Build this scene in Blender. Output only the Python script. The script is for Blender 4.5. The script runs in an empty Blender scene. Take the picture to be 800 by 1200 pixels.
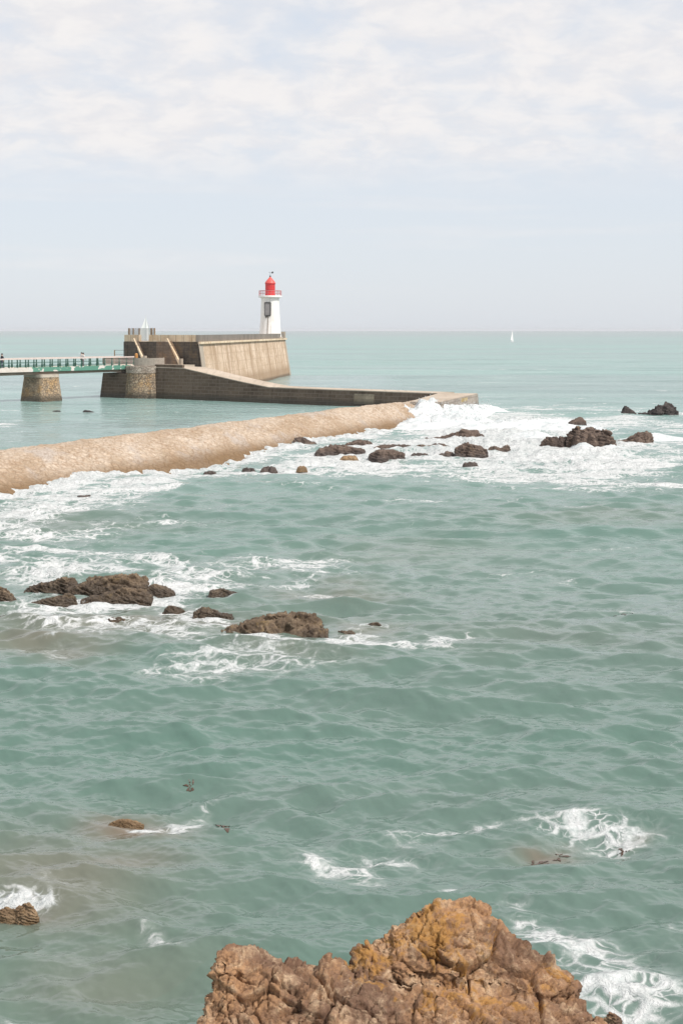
import bpy, bmesh, math, random
import numpy as np
from mathutils import Vector

S = bpy.context.scene
COL = S.collection
R = math.radians
H, F, U0, V0 = 10.5, 1667.0, 400.0, 387.0      # eye height, focal length in photo pixels, principal column, eye level row

def G(u, v, z=0.0):
    """point of the photo known to lie at height z -> world"""
    D = F * (H - z) / (v - V0)
    return Vector(((u - U0) / F * D, D, z))
def P(u, v, D):
    """point of the photo known to lie D metres out -> world"""
    return Vector(((u - U0) / F * D, D, H - (v - V0) / F * D))
def X(u, D):
    return (u - U0) / F * D

# ------------------------------------------------------------------ camera
cam_d = bpy.data.cameras.new('camera')
cam_d.sensor_fit = 'VERTICAL'
cam_d.sensor_height = 36.0
cam_d.sensor_width = 24.0
cam_d.lens = 50.01
cam_d.shift_y = -(600.0 - V0) / 1200.0
cam_d.clip_start = 0.2
cam_d.clip_end = 120000.0
cam = bpy.data.objects.new('camera', cam_d)
cam.location = (0, 0, H)
cam.rotation_euler = (R(90), 0, 0)
COL.objects.link(cam)
S.camera = cam

# ------------------------------------------------------------------ object helpers
def tag(o, label=None, cat=None, group=None, kind=None):
    if label: o['label'] = label
    if cat: o['category'] = cat
    if group: o['group'] = group
    if kind: o['kind'] = kind
    return o
def empty(name, loc=(0, 0, 0), rz=0.0):
    o = bpy.data.objects.new(name, None)
    o.location = loc
    o.rotation_euler = (0, 0, rz)
    COL.objects.link(o)
    return o
def link(name, me, m=None, parent=None, smooth=False):
    o = bpy.data.objects.new(name, me)
    COL.objects.link(o)
    if m is not None:
        for mm in (m if isinstance(m, (list, tuple)) else [m]): me.materials.append(mm)
    if parent is not None: o.parent = parent
    if smooth:
        me.polygons.foreach_set('use_smooth', np.ones(len(me.polygons), dtype=bool))
    return o
def copy_tree(o, parent=None):
    c = o.copy(); COL.objects.link(c); c.parent = parent
    for ch in [k for k in bpy.data.objects if k.parent == o]: copy_tree(ch, c)
    return c

class MB:
    """collects shapes of ONE part"""
    def __init__(self): self.v = []; self.f = []; self.mi = []
    def poly(self, pts, faces, mi=0):
        b = len(self.v)
        self.v += [tuple(p) for p in pts]
        for f in faces: self.f.append(tuple(i + b for i in f)); self.mi.append(mi)
        return self
    def prism(self, bot, top):
        n = len(bot)
        fs = [tuple(range(n - 1, -1, -1)), tuple(range(n, 2 * n))]
        fs += [(i, (i + 1) % n, n + (i + 1) % n, n + i) for i in range(n)]
        return self.poly(list(bot) + list(top), fs)
    def ext(self, pl, z0, z1):
        return self.prism([(x, y, z0) for x, y in pl], [(x, y, z1) for x, y in pl])
    def box(self, c, s, rz=0.0):
        hx, hy, hz = s[0] / 2, s[1] / 2, s[2] / 2
        ca, sa = math.cos(rz), math.sin(rz)
        q = [(c[0] + x * ca - y * sa, c[1] + x * sa + y * ca) for x, y in ((-hx, -hy), (hx, -hy), (hx, hy), (-hx, hy))]
        return self.ext(q, c[2] - hz, c[2] + hz)
    def beam(self, a, b, w, h):
        """box from a to b, w across, h tall, a and b on its centre line"""
        a = Vector(a); b = Vector(b); d = (b - a).normalized()
        up = Vector((0, 0, 1))
        if abs(d.z) > 0.999: up = Vector((0, 1, 0))
        s = d.cross(up).normalized() * (w / 2); t = s.cross(d).normalized() * (h / 2)
        return self.prism([a - s - t, a + s - t, a + s + t, a - s + t], [b - s - t, b + s - t, b + s + t, b - s + t])
    def tube(self, a, b, r0, r1=None, n=10):
        a = Vector(a); b = Vector(b); d = (b - a).normalized()
        up = Vector((0, 0, 1)) if abs(d.z) < 0.99 else Vector((1, 0, 0))
        s = d.cross(up).normalized(); t = s.cross(d).normalized(); r1 = r0 if r1 is None else r1
        ring = lambda c, r: [c + (s * math.cos(k * 2 * math.pi / n) + t * math.sin(k * 2 * math.pi / n)) * r for k in range(n)]
        return self.prism(ring(a, r0), ring(b, r1))
    def lathe(self, c, prof, n=48):
        pts = []; fs = []
        for r, z in prof:
            pts += [(c[0] + r * math.cos(k * 2 * math.pi / n), c[1] + r * math.sin(k * 2 * math.pi / n), c[2] + z) for k in range(n)]
        for j in range(len(prof) - 1):
            for k in range(n):
                fs.append((j * n + k, j * n + (k + 1) % n, (j + 1) * n + (k + 1) % n, (j + 1) * n + k))
        fs.append(tuple(range(n - 1, -1, -1))); fs.append(tuple(range((len(prof) - 1) * n, len(prof) * n)))
        return self.poly(pts, fs)
    def build(self, name, m, parent=None, smooth=False, bevel=0.0, origin=None):
        me = bpy.data.meshes.new(name)
        v = self.v
        if origin is not None: v = [(a - origin[0], b - origin[1], c - origin[2]) for a, b, c in v]
        me.from_pydata(v, [], self.f)
        if bevel:
            bm = bmesh.new(); bm.from_mesh(me)
            bmesh.ops.bevel(bm, geom=bm.edges[:], offset=bevel, segments=1, affect='EDGES', profile=0.5)
            bm.to_mesh(me); bm.free()
        me.update()
        # wall-aligned UVs in metres: u along the face, v up it
        uv = me.uv_layers.new(name='UVMap')
        for p in me.polygons:
            nrm = p.normal
            t = Vector((-nrm.y, nrm.x, 0.0))
            flat = t.length < 0.25
            if not flat: t.normalize()
            for li in p.loop_indices:
                co = me.vertices[me.loops[li].vertex_index].co
                uv.data[li].uv = (co.x, co.y) if flat else (co.dot(t), co.z)
        o = link(name, me, m, parent)
        if smooth:
            me.polygons.foreach_set('use_smooth', np.ones(len(me.polygons), dtype=bool))
            me.set_sharp_from_angle(angle=R(35))
        if origin is not None: o.location = origin
        return o

# ------------------------------------------------------------------ numpy noise
rng = np.random.default_rng(7)
PERM = rng.permutation(256); PERM = np.concatenate([PERM, PERM, PERM])
GR = rng.normal(size=(256, 3)); GR /= np.linalg.norm(GR, axis=1)[:, None]
RV = rng.random((256, 3)); RS = rng.random(256)
def _h(ix, iy, iz): return PERM[PERM[PERM[ix & 255] + (iy & 255)] + (iz & 255)]
def perlin(p):
    i = np.floor(p).astype(np.int64); f = p - i
    w = f * f * f * (f * (f * 6 - 15) + 10)
    out = 0
    for dx in (0, 1):
        for dy in (0, 1):
            for dz in (0, 1):
                g = GR[_h(i[:, 0] + dx, i[:, 1] + dy, i[:, 2] + dz)]
                d = g[:, 0] * (f[:, 0] - dx) + g[:, 1] * (f[:, 1] - dy) + g[:, 2] * (f[:, 2] - dz)
                out = out + d * (w[:, 0] if dx else 1 - w[:, 0]) * (w[:, 1] if dy else 1 - w[:, 1]) * (w[:, 2] if dz else 1 - w[:, 2])
    return out * 1.6
def fbm(p, o=4, ridged=False):
    s = 0; a = 1.0; t = 0; p = np.asarray(p, dtype=float)
    for k in range(o):
        n = perlin(p + 17.3 * k)
        if ridged: n = 1 - 2 * np.abs(n)
        s = s + a * n; t += a; a *= 0.5; p = p * 2.03
    return s / t
def voronoi(p):
    i = np.floor(p).astype(np.int64)
    f1 = np.full(len(p), 9.0); f2 = f1.copy(); cid = np.zeros(len(p), dtype=np.int64); off = np.zeros((len(p), 3))
    for dx in (-1, 0, 1):
        for dy in (-1, 0, 1):
            for dz in (-1, 0, 1):
                c = i + np.array([dx, dy, dz]); h = _h(c[:, 0], c[:, 1], c[:, 2])
                o = p - c - RV[h]; d = np.linalg.norm(o, axis=1)
                m = d < f1
                f2 = np.where(m, f1, np.minimum(f2, d)); cid = np.where(m, h, cid); off[m] = o[m]; f1 = np.where(m, d, f1)
    return f1, f2, cid, off
def sstep(a, b, x):
    t = np.clip((x - a) / (b - a), 0, 1); return t * t * (3 - 2 * t)
def xy3(x, y, s, z=0.0): return np.stack([x * s, y * s, np.full_like(x, z)], 1)

# ------------------------------------------------------------------ material helpers
class N:
    def __init__(self, name):
        self.m = bpy.data.materials.new(name); self.m.use_nodes = True
        self.t = self.m.node_tree; self.n = self.t.nodes
        self.bsdf = self.n['Principled BSDF']; self.out = self.n['Material Output']
    def node(self, typ, ins=None, **kw):
        x = self.n.new(typ)
        for k, v in kw.items(): setattr(x, k, v)
        for k, v in (ins or {}).items(): self.set(x.inputs[k], v)
        return x
    def set(self, sock, v):
        if isinstance(v, bpy.types.NodeSocket): self.t.links.new(v, sock)
        elif isinstance(v, (tuple, list)) and len(v) == 3 and sock.type == 'RGBA': sock.default_value = (*v, 1)
        else: sock.default_value = v
    def math(self, op, a, b=None, c=None, clamp=False):
        x = self.n.new('ShaderNodeMath'); x.operation = op; x.use_clamp = clamp
        for k, v in enumerate((a, b, c)):
            if v is not None: self.set(x.inputs[k], v)
        return x.outputs[0]
    def mix(self, f, a, b, blend='MIX'):
        x = self.n.new('ShaderNodeMix'); x.data_type = 'RGBA'; x.blend_type = blend; x.clamp_factor = True
        self.set(x.inputs[0], f); self.set(x.inputs[6], a); self.set(x.inputs[7], b); return x.outputs[2]
    def ramp(self, v, a, b, lo=0.0, hi=1.0, smooth=True):
        x = self.n.new('ShaderNodeMapRange'); x.interpolation_type = 'SMOOTHSTEP' if smooth else 'LINEAR'
        self.set(x.inputs[0], v); x.inputs[1].default_value = a; x.inputs[2].default_value = b
        x.inputs[3].default_value = lo; x.inputs[4].default_value = hi; return x.outputs[0]
    def coord(self, kind='obj', scale=(1, 1, 1), rot=(0, 0, 0)):
        if kind == 'obj': c = self.node('ShaderNodeTexCoord').outputs['Object']
        elif kind == 'uv': c = self.node('ShaderNodeTexCoord').outputs['UV']
        else: c = self.node('ShaderNodeNewGeometry').outputs['Position']
        return self.node('ShaderNodeMapping', {'Vector': c, 'Scale': scale, 'Rotation': rot}).outputs[0]
    def noise(self, vec, scale, detail=4.0, rough=0.55, dist=0.0):
        return self.node('ShaderNodeTexNoise', {'Vector': vec, 'Scale': scale, 'Detail': detail, 'Roughness': rough, 'Distortion': dist}).outputs[0]
    def voro(self, vec, scale, feature='F1', rnd=1.0):
        x = self.node('ShaderNodeTexVoronoi', {'Vector': vec, 'Scale': scale, 'Randomness': rnd}, feature=feature)
        return x
    def attr(self, name): return self.node('ShaderNodeAttribute', attribute_name=name).outputs['Fac']
    def bump(self, h, strength, dist, normal=None):
        i = {'Height': h, 'Strength': strength, 'Distance': dist}
        if normal is not None: i['Normal'] = normal
        return self.node('ShaderNodeBump', i).outputs[0]
    def done(self, col=None, rough=None, normal=None, metallic=None, spec=None):
        for k, v in (('Base Color', col), ('Roughness', rough), ('Normal', normal), ('Metallic', metallic), ('Specular IOR Level', spec)):
            if v is not None: self.set(self.bsdf.inputs[k], v)
        return self.m

def rock_mat(name, base, dark, pale, ochre=None, ochre_attr=False, fine=1.0, wet_col=(0.03, 0.025, 0.02), wet_z=(0.15, 0.55), cracks=0.0):
    n = N(name)
    pos = n.coord('pos')
    zc = n.node('ShaderNodeSeparateXYZ', {0: pos}).outputs[2]
    a = n.noise(pos, 0.9 * fine, 6, 0.62)
    b = n.noise(pos, 4.5 * fine, 6, 0.65, 0.4)
    c = n.noise(pos, 22 * fine, 4, 0.7)
    col = n.mix(n.ramp(a, 0.38, 0.62), base, dark)
    col = n.mix(n.ramp(b, 0.45, 0.70, 0, 0.75), col, pale)
    col = n.mix(n.ramp(c, 0.40, 0.60, 0.55, 0.0), col, dark)
    sp = n.voro(pos, 16 * fine).outputs['Distance']
    col = n.mix(n.math('MULTIPLY', n.ramp(sp, 0.10, 0.2, 1, 0), n.ramp(b, 0.5, 0.62, 0, 0.55)), col, pale)
    if ochre:
        o = n.noise(pos, 3.6 * fine, 8, 0.74, 0.6)
        if ochre_attr:
            fac = n.ramp(n.math('ADD', o, n.math('MULTIPLY', n.math('SUBTRACT', n.attr('lichen'), 0.5), 0.24)), 0.50, 0.60, 0, 0.65)
        else:
            fac = n.ramp(o, 0.56, 0.68, 0, 0.7)
        oc = n.mix(n.ramp(c, 0.35, 0.65), ochre, tuple(x * 0.62 for x in ochre))
        col = n.mix(fac, col, oc)
    wz = n.math('ADD', zc, n.math('MULTIPLY', n.math('SUBTRACT', b, 0.5), 0.5))
    wet = n.ramp(wz, wet_z[0], wet_z[1], 1, 0)
    col = n.mix(n.math('MULTIPLY', wet, 0.75), col, wet_col)
    rough = n.ramp(wet, 0, 1, 0.88, 0.35)
    hgt = n.math('ADD', n.math('MULTIPLY', b, 1.0), n.math('MULTIPLY', c, 0.35))
    if cracks > 0:
        cr = n.voro(n.coord('pos', (1, 1, 1.6), (0.3, 0.5, 0.2)), 3.2 * fine, 'DISTANCE_TO_EDGE').outputs['Distance']
        hgt = n.math('ADD', hgt, n.ramp(cr, 0.0, 0.05, -cracks, 0.0))
    nm = n.bump(hgt, 0.8, 0.055 / fine)
    nm = n.bump(n.noise(pos, 48 * fine, 4, 0.75), 0.7, 0.016 / fine, nm)
    return n.done(col, rough, nm, spec=0.3)

def masonry(name, base, dark, pale, bw=0.9, bh=0.34, mortar=(0.10, 0.09, 0.08), streak=0.6, wet=True, rubble=False, course=0.6, joint=0.022, orange=None):
    n = N(name)
    uv = n.coord('uv'); pos = n.coord('pos')
    zc = n.node('ShaderNodeSeparateXYZ', {0: pos}).outputs[2]
    if rubble:
        v = n.voro(n.coord('pos', (1, 1, 1.25)), 1.0 / bh, 'F1'); e = n.voro(n.coord('pos', (1, 1, 1.25)), 1.0 / bh, 'DISTANCE_TO_EDGE')
        cellr = n.node('ShaderNodeSeparateColor', {0: v.outputs['Color']}).outputs[0]
        joint_f = n.ramp(e.outputs['Distance'], 0.03, 0.11, 1, 0)
    else:
        br = n.node('ShaderNodeTexBrick', {'Vector': n.coord('uv'), 'Color1': (0, 0, 0), 'Color2': (1, 1, 1), 'Mortar': (0.5, 0.5, 0.5), 'Scale': 1.0,
                    'Mortar Size': joint, 'Mortar Smooth': 0.3, 'Brick Width': bw, 'Row Height': bh, 'Bias': 0.0})
        cellr = n.node('ShaderNodeSeparateColor', {0: br.outputs[0]}).outputs[0]; joint_f = br.outputs[1]
    big = n.noise(pos, 0.22, 5, 0.6)
    fine = n.noise(pos, 3.0, 6, 0.65)
    sc_ = (lambda a, b: n.coord('pos', (a, a, b))) if rubble else (lambda a, b: n.coord('uv', (a, b, 1)))
    col = n.mix(n.ramp(big, 0.35, 0.65), base, dark)
    col = n.mix(n.math('MULTIPLY', cellr, course), col, pale)
    col = n.mix(n.ramp(fine, 0.4, 0.66, 0, 0.5), col, dark)
    if orange: col = n.mix(n.ramp(n.noise(pos, 0.5, 5, 0.6), 0.5, 0.66, 0, 0.7), col, orange)
    st = n.noise(sc_(1.3, 0.07), 1.0, 5, 0.65)
    col = n.mix(n.ramp(st, 0.5, 0.72, 0, streak), col, tuple(x * 0.45 for x in dark))
    st2 = n.noise(sc_(0.8, 0.05), 1.3, 4, 0.6)
    col = n.mix(n.ramp(st2, 0.56, 0.75, 0, streak * 0.6), col, pale)
    col = n.mix(n.math('MULTIPLY', joint_f, 0.75), col, mortar)
    rough = 0.9
    if wet:
        w = n.ramp(n.math('ADD', zc, n.math('MULTIPLY', n.math('SUBTRACT', fine, 0.5), 0.7)), 0.35, 1.2, 1, 0)
        col = n.mix(n.math('MULTIPLY', w, 0.7), col, (0.035, 0.032, 0.026)); rough = n.ramp(w, 0, 1, 0.9, 0.45)
    h = n.math('SUBTRACT', n.math('ADD', n.math('MULTIPLY', fine, 0.5), n.math('MULTIPLY', cellr, 0.35)), n.math('MULTIPLY', joint_f, 0.8))
    return n.done(col, rough, n.bump(h, 0.7, 0.08), spec=0.25)

def plain(name, col, rough=0.6, var=0.25, metallic=0.0, scale=3.0, dirt=None):
    n = N(name); pos = n.coord('obj')
    f = n.noise(pos, scale, 5, 0.6)
    c = n.mix(n.ramp(f, 0.35, 0.7, 0, var), col, dirt or tuple(x * 0.55 for x in col))
    return n.done(c, rough, n.bump(n.noise(pos, scale * 8, 3), 0.15, 0.01), metallic)

# ------------------------------------------------------------------ materials
M = {}
M['dark_wall'] = masonry('dark_coursed_stone', (0.15, 0.11, 0.08), (0.09, 0.066, 0.05), (0.20, 0.155, 0.12), 1.5, 0.52, (0.22, 0.175, 0.14), 0.6, joint=0.05)
M['black_wall'] = masonry('very_dark_stone', (0.135, 0.11, 0.09), (0.07, 0.06, 0.053), (0.17, 0.145, 0.115), 0.8, 0.4, (0.05, 0.045, 0.04), 0.8, orange=(0.19, 0.135, 0.085))  # very dark stone of the end wall and the left stair flank
M['stair_wall'] = masonry('weathered_brown_stone', (0.20, 0.155, 0.12), (0.13, 0.10, 0.08), (0.27, 0.21, 0.16), 0.8, 0.4, (0.10, 0.08, 0.07), 0.7, orange=(0.27, 0.17, 0.10))
M['rubble'] = masonry('rubble_stone', (0.40, 0.29, 0.19), (0.19, 0.14, 0.10), (0.56, 0.46, 0.34), bh=0.42, mortar=(0.10, 0.085, 0.07), streak=0.6, rubble=True, orange=(0.50, 0.31, 0.14))
M['pale_rubble'] = masonry('pale_rubble', (0.46, 0.39, 0.32), (0.30, 0.24, 0.19), (0.58, 0.52, 0.45), bh=0.5, mortar=(0.22, 0.18, 0.15), streak=0.6, wet=False, rubble=True)
M['pale_conc'] = masonry('pale_concrete', (0.50, 0.44, 0.37), (0.36, 0.30, 0.24), (0.58, 0.52, 0.45), 3.0, 4.0, (0.28, 0.24, 0.2), 0.5, wet=False, course=0.25)
M['parapet'] = masonry('stained_parapet_concrete', (0.80, 0.66, 0.48), (0.66, 0.51, 0.35), (0.82, 0.72, 0.58), 1.7, 4.0, (0.20, 0.15, 0.11), 0.6, wet=False, course=0.5, joint=0.05, orange=(0.58, 0.40, 0.24))
M['grey_parapet'] = masonry('grey_parapet_concrete', (0.24, 0.21, 0.185), (0.17, 0.15, 0.13), (0.33, 0.29, 0.25), 2.4, 4.0, (0.12, 0.1, 0.09), 0.5, wet=False, course=0.4)
M['path'] = masonry('path_concrete', (0.52, 0.44, 0.36), (0.40, 0.33, 0.26), (0.58, 0.50, 0.42), 3.5, 3.5, (0.3, 0.26, 0.22), 0.3, wet=False, course=0.25)
M['yellow_stone'] = masonry('yellow_patch_stone', (0.42, 0.33, 0.17), (0.26, 0.19, 0.09), (0.55, 0.46, 0.28), 0.8, 0.5, (0.2, 0.16, 0.1), 0.5)
M['tan_stone'] = masonry('tan_patch_stone', (0.30, 0.25, 0.18), (0.22, 0.18, 0.13), (0.40, 0.34, 0.26), 0.9, 0.5, (0.14, 0.12, 0.1), 0.4)
M['head_conc'] = masonry('wave_worn_concrete', (0.34, 0.30, 0.255), (0.22, 0.19, 0.165), (0.44, 0.40, 0.35), 1.8, 0.9, (0.16, 0.14, 0.12), 0.6, course=0.4)

def sea_wall_mat():
    n = N('rendered_sea_wall'); uv = n.coord('uv'); pos = n.coord('pos')
    zc = n.node('ShaderNodeSeparateXYZ', {0: pos}).outputs[2]
    big = n.noise(n.coord('uv', (0.11, 0.25, 1)), 1.0, 6, 0.62)
    col = n.mix(n.ramp(big, 0.35, 0.65), (0.70, 0.56, 0.435), (0.54, 0.41, 0.295))
    s1 = n.noise(n.coord('uv', (0.42, 0.035, 1)), 1.0, 6, 0.66)
    col = n.mix(n.ramp(s1, 0.44, 0.66, 0, 0.8), col, (0.29, 0.19, 0.115))
    s2 = n.noise(n.coord('uv', (0.27, 0.03, 1), (0, 0, 0.02)), 1.7, 5, 0.6)
    col = n.mix(n.ramp(s2, 0.56, 0.72, 0, 0.4), col, (0.68, 0.60, 0.51))
    f = n.noise(pos, 1.6, 6, 0.65)
    col = n.mix(n.ramp(f, 0.42, 0.66, 0, 0.6), col, (0.38, 0.26, 0.17))
    lift = n.math('ABSOLUTE', n.math('SUBTRACT', n.math('FRACT', n.math('MULTIPLY', zc, 0.62)), 0.5))
    col = n.mix(n.ramp(lift, 0.44, 0.5, 0, 0.3), col, (0.28, 0.20, 0.14))
    tide = n.ramp(n.math('ADD', zc, n.math('MULTIPLY', n.math('SUBTRACT', f, 0.5), 1.6)), 1.2, 3.2, 1, 0)
    col = n.mix(n.math('MULTIPLY', tide, 0.75), col, (0.30, 0.205, 0.13))
    wet = n.ramp(n.math('ADD', zc, n.math('MULTIPLY', n.math('SUBTRACT', f, 0.5), 0.6)), 0.2, 0.8, 1, 0)
    col = n.mix(n.math('MULTIPLY', wet, 0.7), col, (0.10, 0.08, 0.06))
    return n.done(col, 0.9, n.bump(n.math('ADD', f, n.math('MULTIPLY', s1, 0.5)), 0.6, 0.15), spec=0.2)
M['sea_wall'] = sea_wall_mat()

M['white'] = None
def white_mat():
    n = N('white_limewash'); pos = n.coord('obj')
    st = n.noise(n.coord('obj', (1.6, 1.6, 0.09)), 1.0, 5, 0.65)
    f = n.noise(pos, 2.2, 5, 0.6)
    col = n.mix(n.ramp(st, 0.5, 0.72, 0, 0.5), (0.82, 0.81, 0.79), (0.52, 0.48, 0.44))
    col = n.mix(n.ramp(f, 0.5, 0.75, 0, 0.35), col, (0.62, 0.58, 0.53))
    ru = n.noise(n.coord('obj', (2.6, 2.6, 0.12)), 1.0, 4, 0.6)
    col = n.mix(n.ramp(ru, 0.60, 0.74, 0, 0.5), col, (0.50, 0.34, 0.24))
    return n.done(col, 0.75, n.bump(f, 0.3, 0.04), spec=0.3)
M['white'] = white_mat()
def red_mat():
    n = N('red_paint'); pos = n.coord('obj')
    st = n.noise(n.coord('obj', (2.5, 2.5, 0.2)), 1.0, 4, 0.6)
    return n.done(n.mix(n.ramp(st, 0.45, 0.75, 0, 0.5), (0.60, 0.035, 0.04), (0.42, 0.05, 0.05)), 0.45, None)
M['red'] = red_mat()
M['red_roof'] = plain('pale_red_paint', (0.68, 0.10, 0.085), 0.5, 0.3)  # paler red than the lantern, for roof and glazing bars
M['pink_rail'] = plain('faded_red_rail', (0.55, 0.22, 0.22), 0.5, 0.3)
M['dark_metal'] = plain('dark_metal', (0.06, 0.06, 0.06), 0.5, 0.3)
M['grey_shutter'] = plain('grey_shutter', (0.27, 0.26, 0.265), 0.6, 0.35, scale=1.5)
M['grey_wood'] = plain('weathered_grey_wood', (0.33, 0.29, 0.245), 0.85, 0.5)
M['brown_wood'] = plain('brown_post', (0.27, 0.19, 0.12), 0.8, 0.4)
M['green'] = None
def green_mat():
    n = N('peeling_green_paint'); pos = n.coord('obj')
    f = n.noise(n.coord('obj', (0.9, 0.9, 1.2)), 0.9, 3, 0.55)
    col = n.mix(n.ramp(f, 0.54, 0.57), (0.105, 0.265, 0.20), (0.66, 0.62, 0.58))
    return n.done(col, 0.5)
M['green'] = green_mat()
M['white_paint'] = plain('chalky_white_paint', (0.68, 0.62, 0.57), 0.6, 0.35, scale=2.0, dirt=(0.45, 0.36, 0.29))
M['green_dark'] = plain('dark_green_paint', (0.03, 0.095, 0.07), 0.5, 0.3)
M['rail_white'] = plain('pinkish_white_rail', (0.66, 0.56, 0.52), 0.55, 0.35)
M['girder'] = plain('rusty_concrete_girder', (0.27, 0.215, 0.17), 0.85, 0.5, scale=0.8)
M['orange'] = plain('orange_lamp_paint', (0.50, 0.24, 0.07), 0.5, 0.3)
M['sail'] = plain('white_sailcloth', (0.83, 0.82, 0.81), 0.7, 0.12)
M['hull'] = plain('white_hull', (0.75, 0.75, 0.76), 0.35, 0.15)
def mesh_mat():
    n = N('wire_mesh'); uv = n.coord('uv', (9, 9, 1))
    tr = n.node('ShaderNodeBsdfTransparent')
    ck = n.node('ShaderNodeTexBrick', {'Vector': uv, 'Scale': 1.0, 'Mortar Size': 0.13, 'Brick Width': 1.0, 'Row Height': 1.0}, offset=0.0)
    ms = n.node('ShaderNodeMixShader', {0: ck.outputs[1], 1: tr.outputs[0], 2: n.bsdf.outputs[0]})
    n.t.links.new(ms.outputs[0], n.out.inputs[0])
    return n.done((0.35, 0.34, 0.33), 0.6)
M['mesh'] = mesh_mat()

M['rock_near'] = rock_mat('ochre_cliff_rock', (0.40, 0.225, 0.115), (0.165, 0.095, 0.062), (0.60, 0.44, 0.29), (0.50, 0.25, 0.055), True, 1.0)
M['rock_mid'] = rock_mat('brown_shore_rock', (0.175, 0.124, 0.082), (0.075, 0.054, 0.038), (0.31, 0.235, 0.16), (0.25, 0.165, 0.06), False, 0.8, wet_col=(0.05, 0.036, 0.025), wet_z=(0.1, 0.55))
M['rock_far'] = rock_mat('dark_reef_rock', (0.15, 0.108, 0.086), (0.078, 0.058, 0.049), (0.29, 0.215, 0.17), (0.29, 0.185, 0.10), False, 0.4, wet_col=(0.055, 0.042, 0.038), wet_z=(0.05, 0.45))
M['rock_black'] = rock_mat('black_reef_rock', (0.075, 0.062, 0.058), (0.04, 0.034, 0.034), (0.13, 0.11, 0.1), None, False, 0.4, wet_col=(0.025, 0.022, 0.022), wet_z=(0.05, 0.4))
M['rock_tan'] = rock_mat('tan_reef_rock', (0.33, 0.215, 0.115), (0.18, 0.115, 0.07), (0.42, 0.31, 0.2), (0.42, 0.25, 0.1), False, 0.5, wet_col=(0.14, 0.09, 0.045), wet_z=(-0.1, 0.12))

def mound_mat():
    n = N('paved_stone_slope'); uv = n.coord('uv'); pos = n.coord('pos')
    zc = n.node('ShaderNodeSeparateXYZ', {0: pos}).outputs[2]
    w = n.noise(pos, 0.5, 3)
    e = n.voro(n.coord('uv', (1.25, 0.8, 1)), 2.4, 'DISTANCE_TO_EDGE').outputs['Distance']
    v = n.voro(n.coord('uv', (1.25, 0.8, 1)), 2.4).outputs['Color']
    cr = n.node('ShaderNodeSeparateColor', {0: v}).outputs[0]
    big = n.noise(n.coord('uv', (0.09, 0.2, 1)), 1.0, 6, 0.62, 0.5)
    f = n.noise(pos, 2.4, 6, 0.68)
    col = n.mix(n.ramp(big, 0.38, 0.60), (0.54, 0.46, 0.375), (0.37, 0.28, 0.195))
    col = n.mix(n.math('MULTIPLY', cr, 0.38), col, (0.64, 0.52, 0.41))
    col = n.mix(n.ramp(f, 0.42, 0.66, 0, 0.6), col, (0.30, 0.19, 0.115))
    gry = n.noise(n.coord('uv', (0.07, 0.13, 1)), 1.9, 4, 0.6)
    col = n.mix(n.ramp(gry, 0.54, 0.66, 0, 0.75), col, (0.46, 0.41, 0.37))
    col = n.mix(n.ramp(e, 0.02, 0.12, 0.2, 0), col, (0.24, 0.155, 0.10))
    g = n.noise(n.coord('uv', (0.7, 2.4, 1)), 2.2, 6, 0.72)
    col = n.mix(n.ramp(g, 0.48, 0.66, 0, 0.6), col, (0.25, 0.165, 0.11))
    col = n.mix(n.ramp(g, 0.44, 0.30, 0, 0.4), col, (0.66, 0.56, 0.46))
    wz = n.math('ADD', zc, n.math('MULTIPLY', n.math('SUBTRACT', f, 0.5), 0.8))
    col = n.mix(n.ramp(wz, 0.1, 1.15, 0.85, 0), col, (0.165, 0.10, 0.048))
    h = n.math('ADD', n.math('MULTIPLY', f, 0.6), n.math('ADD', n.math('MULTIPLY', cr, 0.4), n.ramp(e, 0.0, 0.12, 0, 0.9)))
    return n.done(col, 0.9, n.bump(h, 0.65, 0.08), spec=0.2)
M['mound'] = mound_mat()

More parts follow.
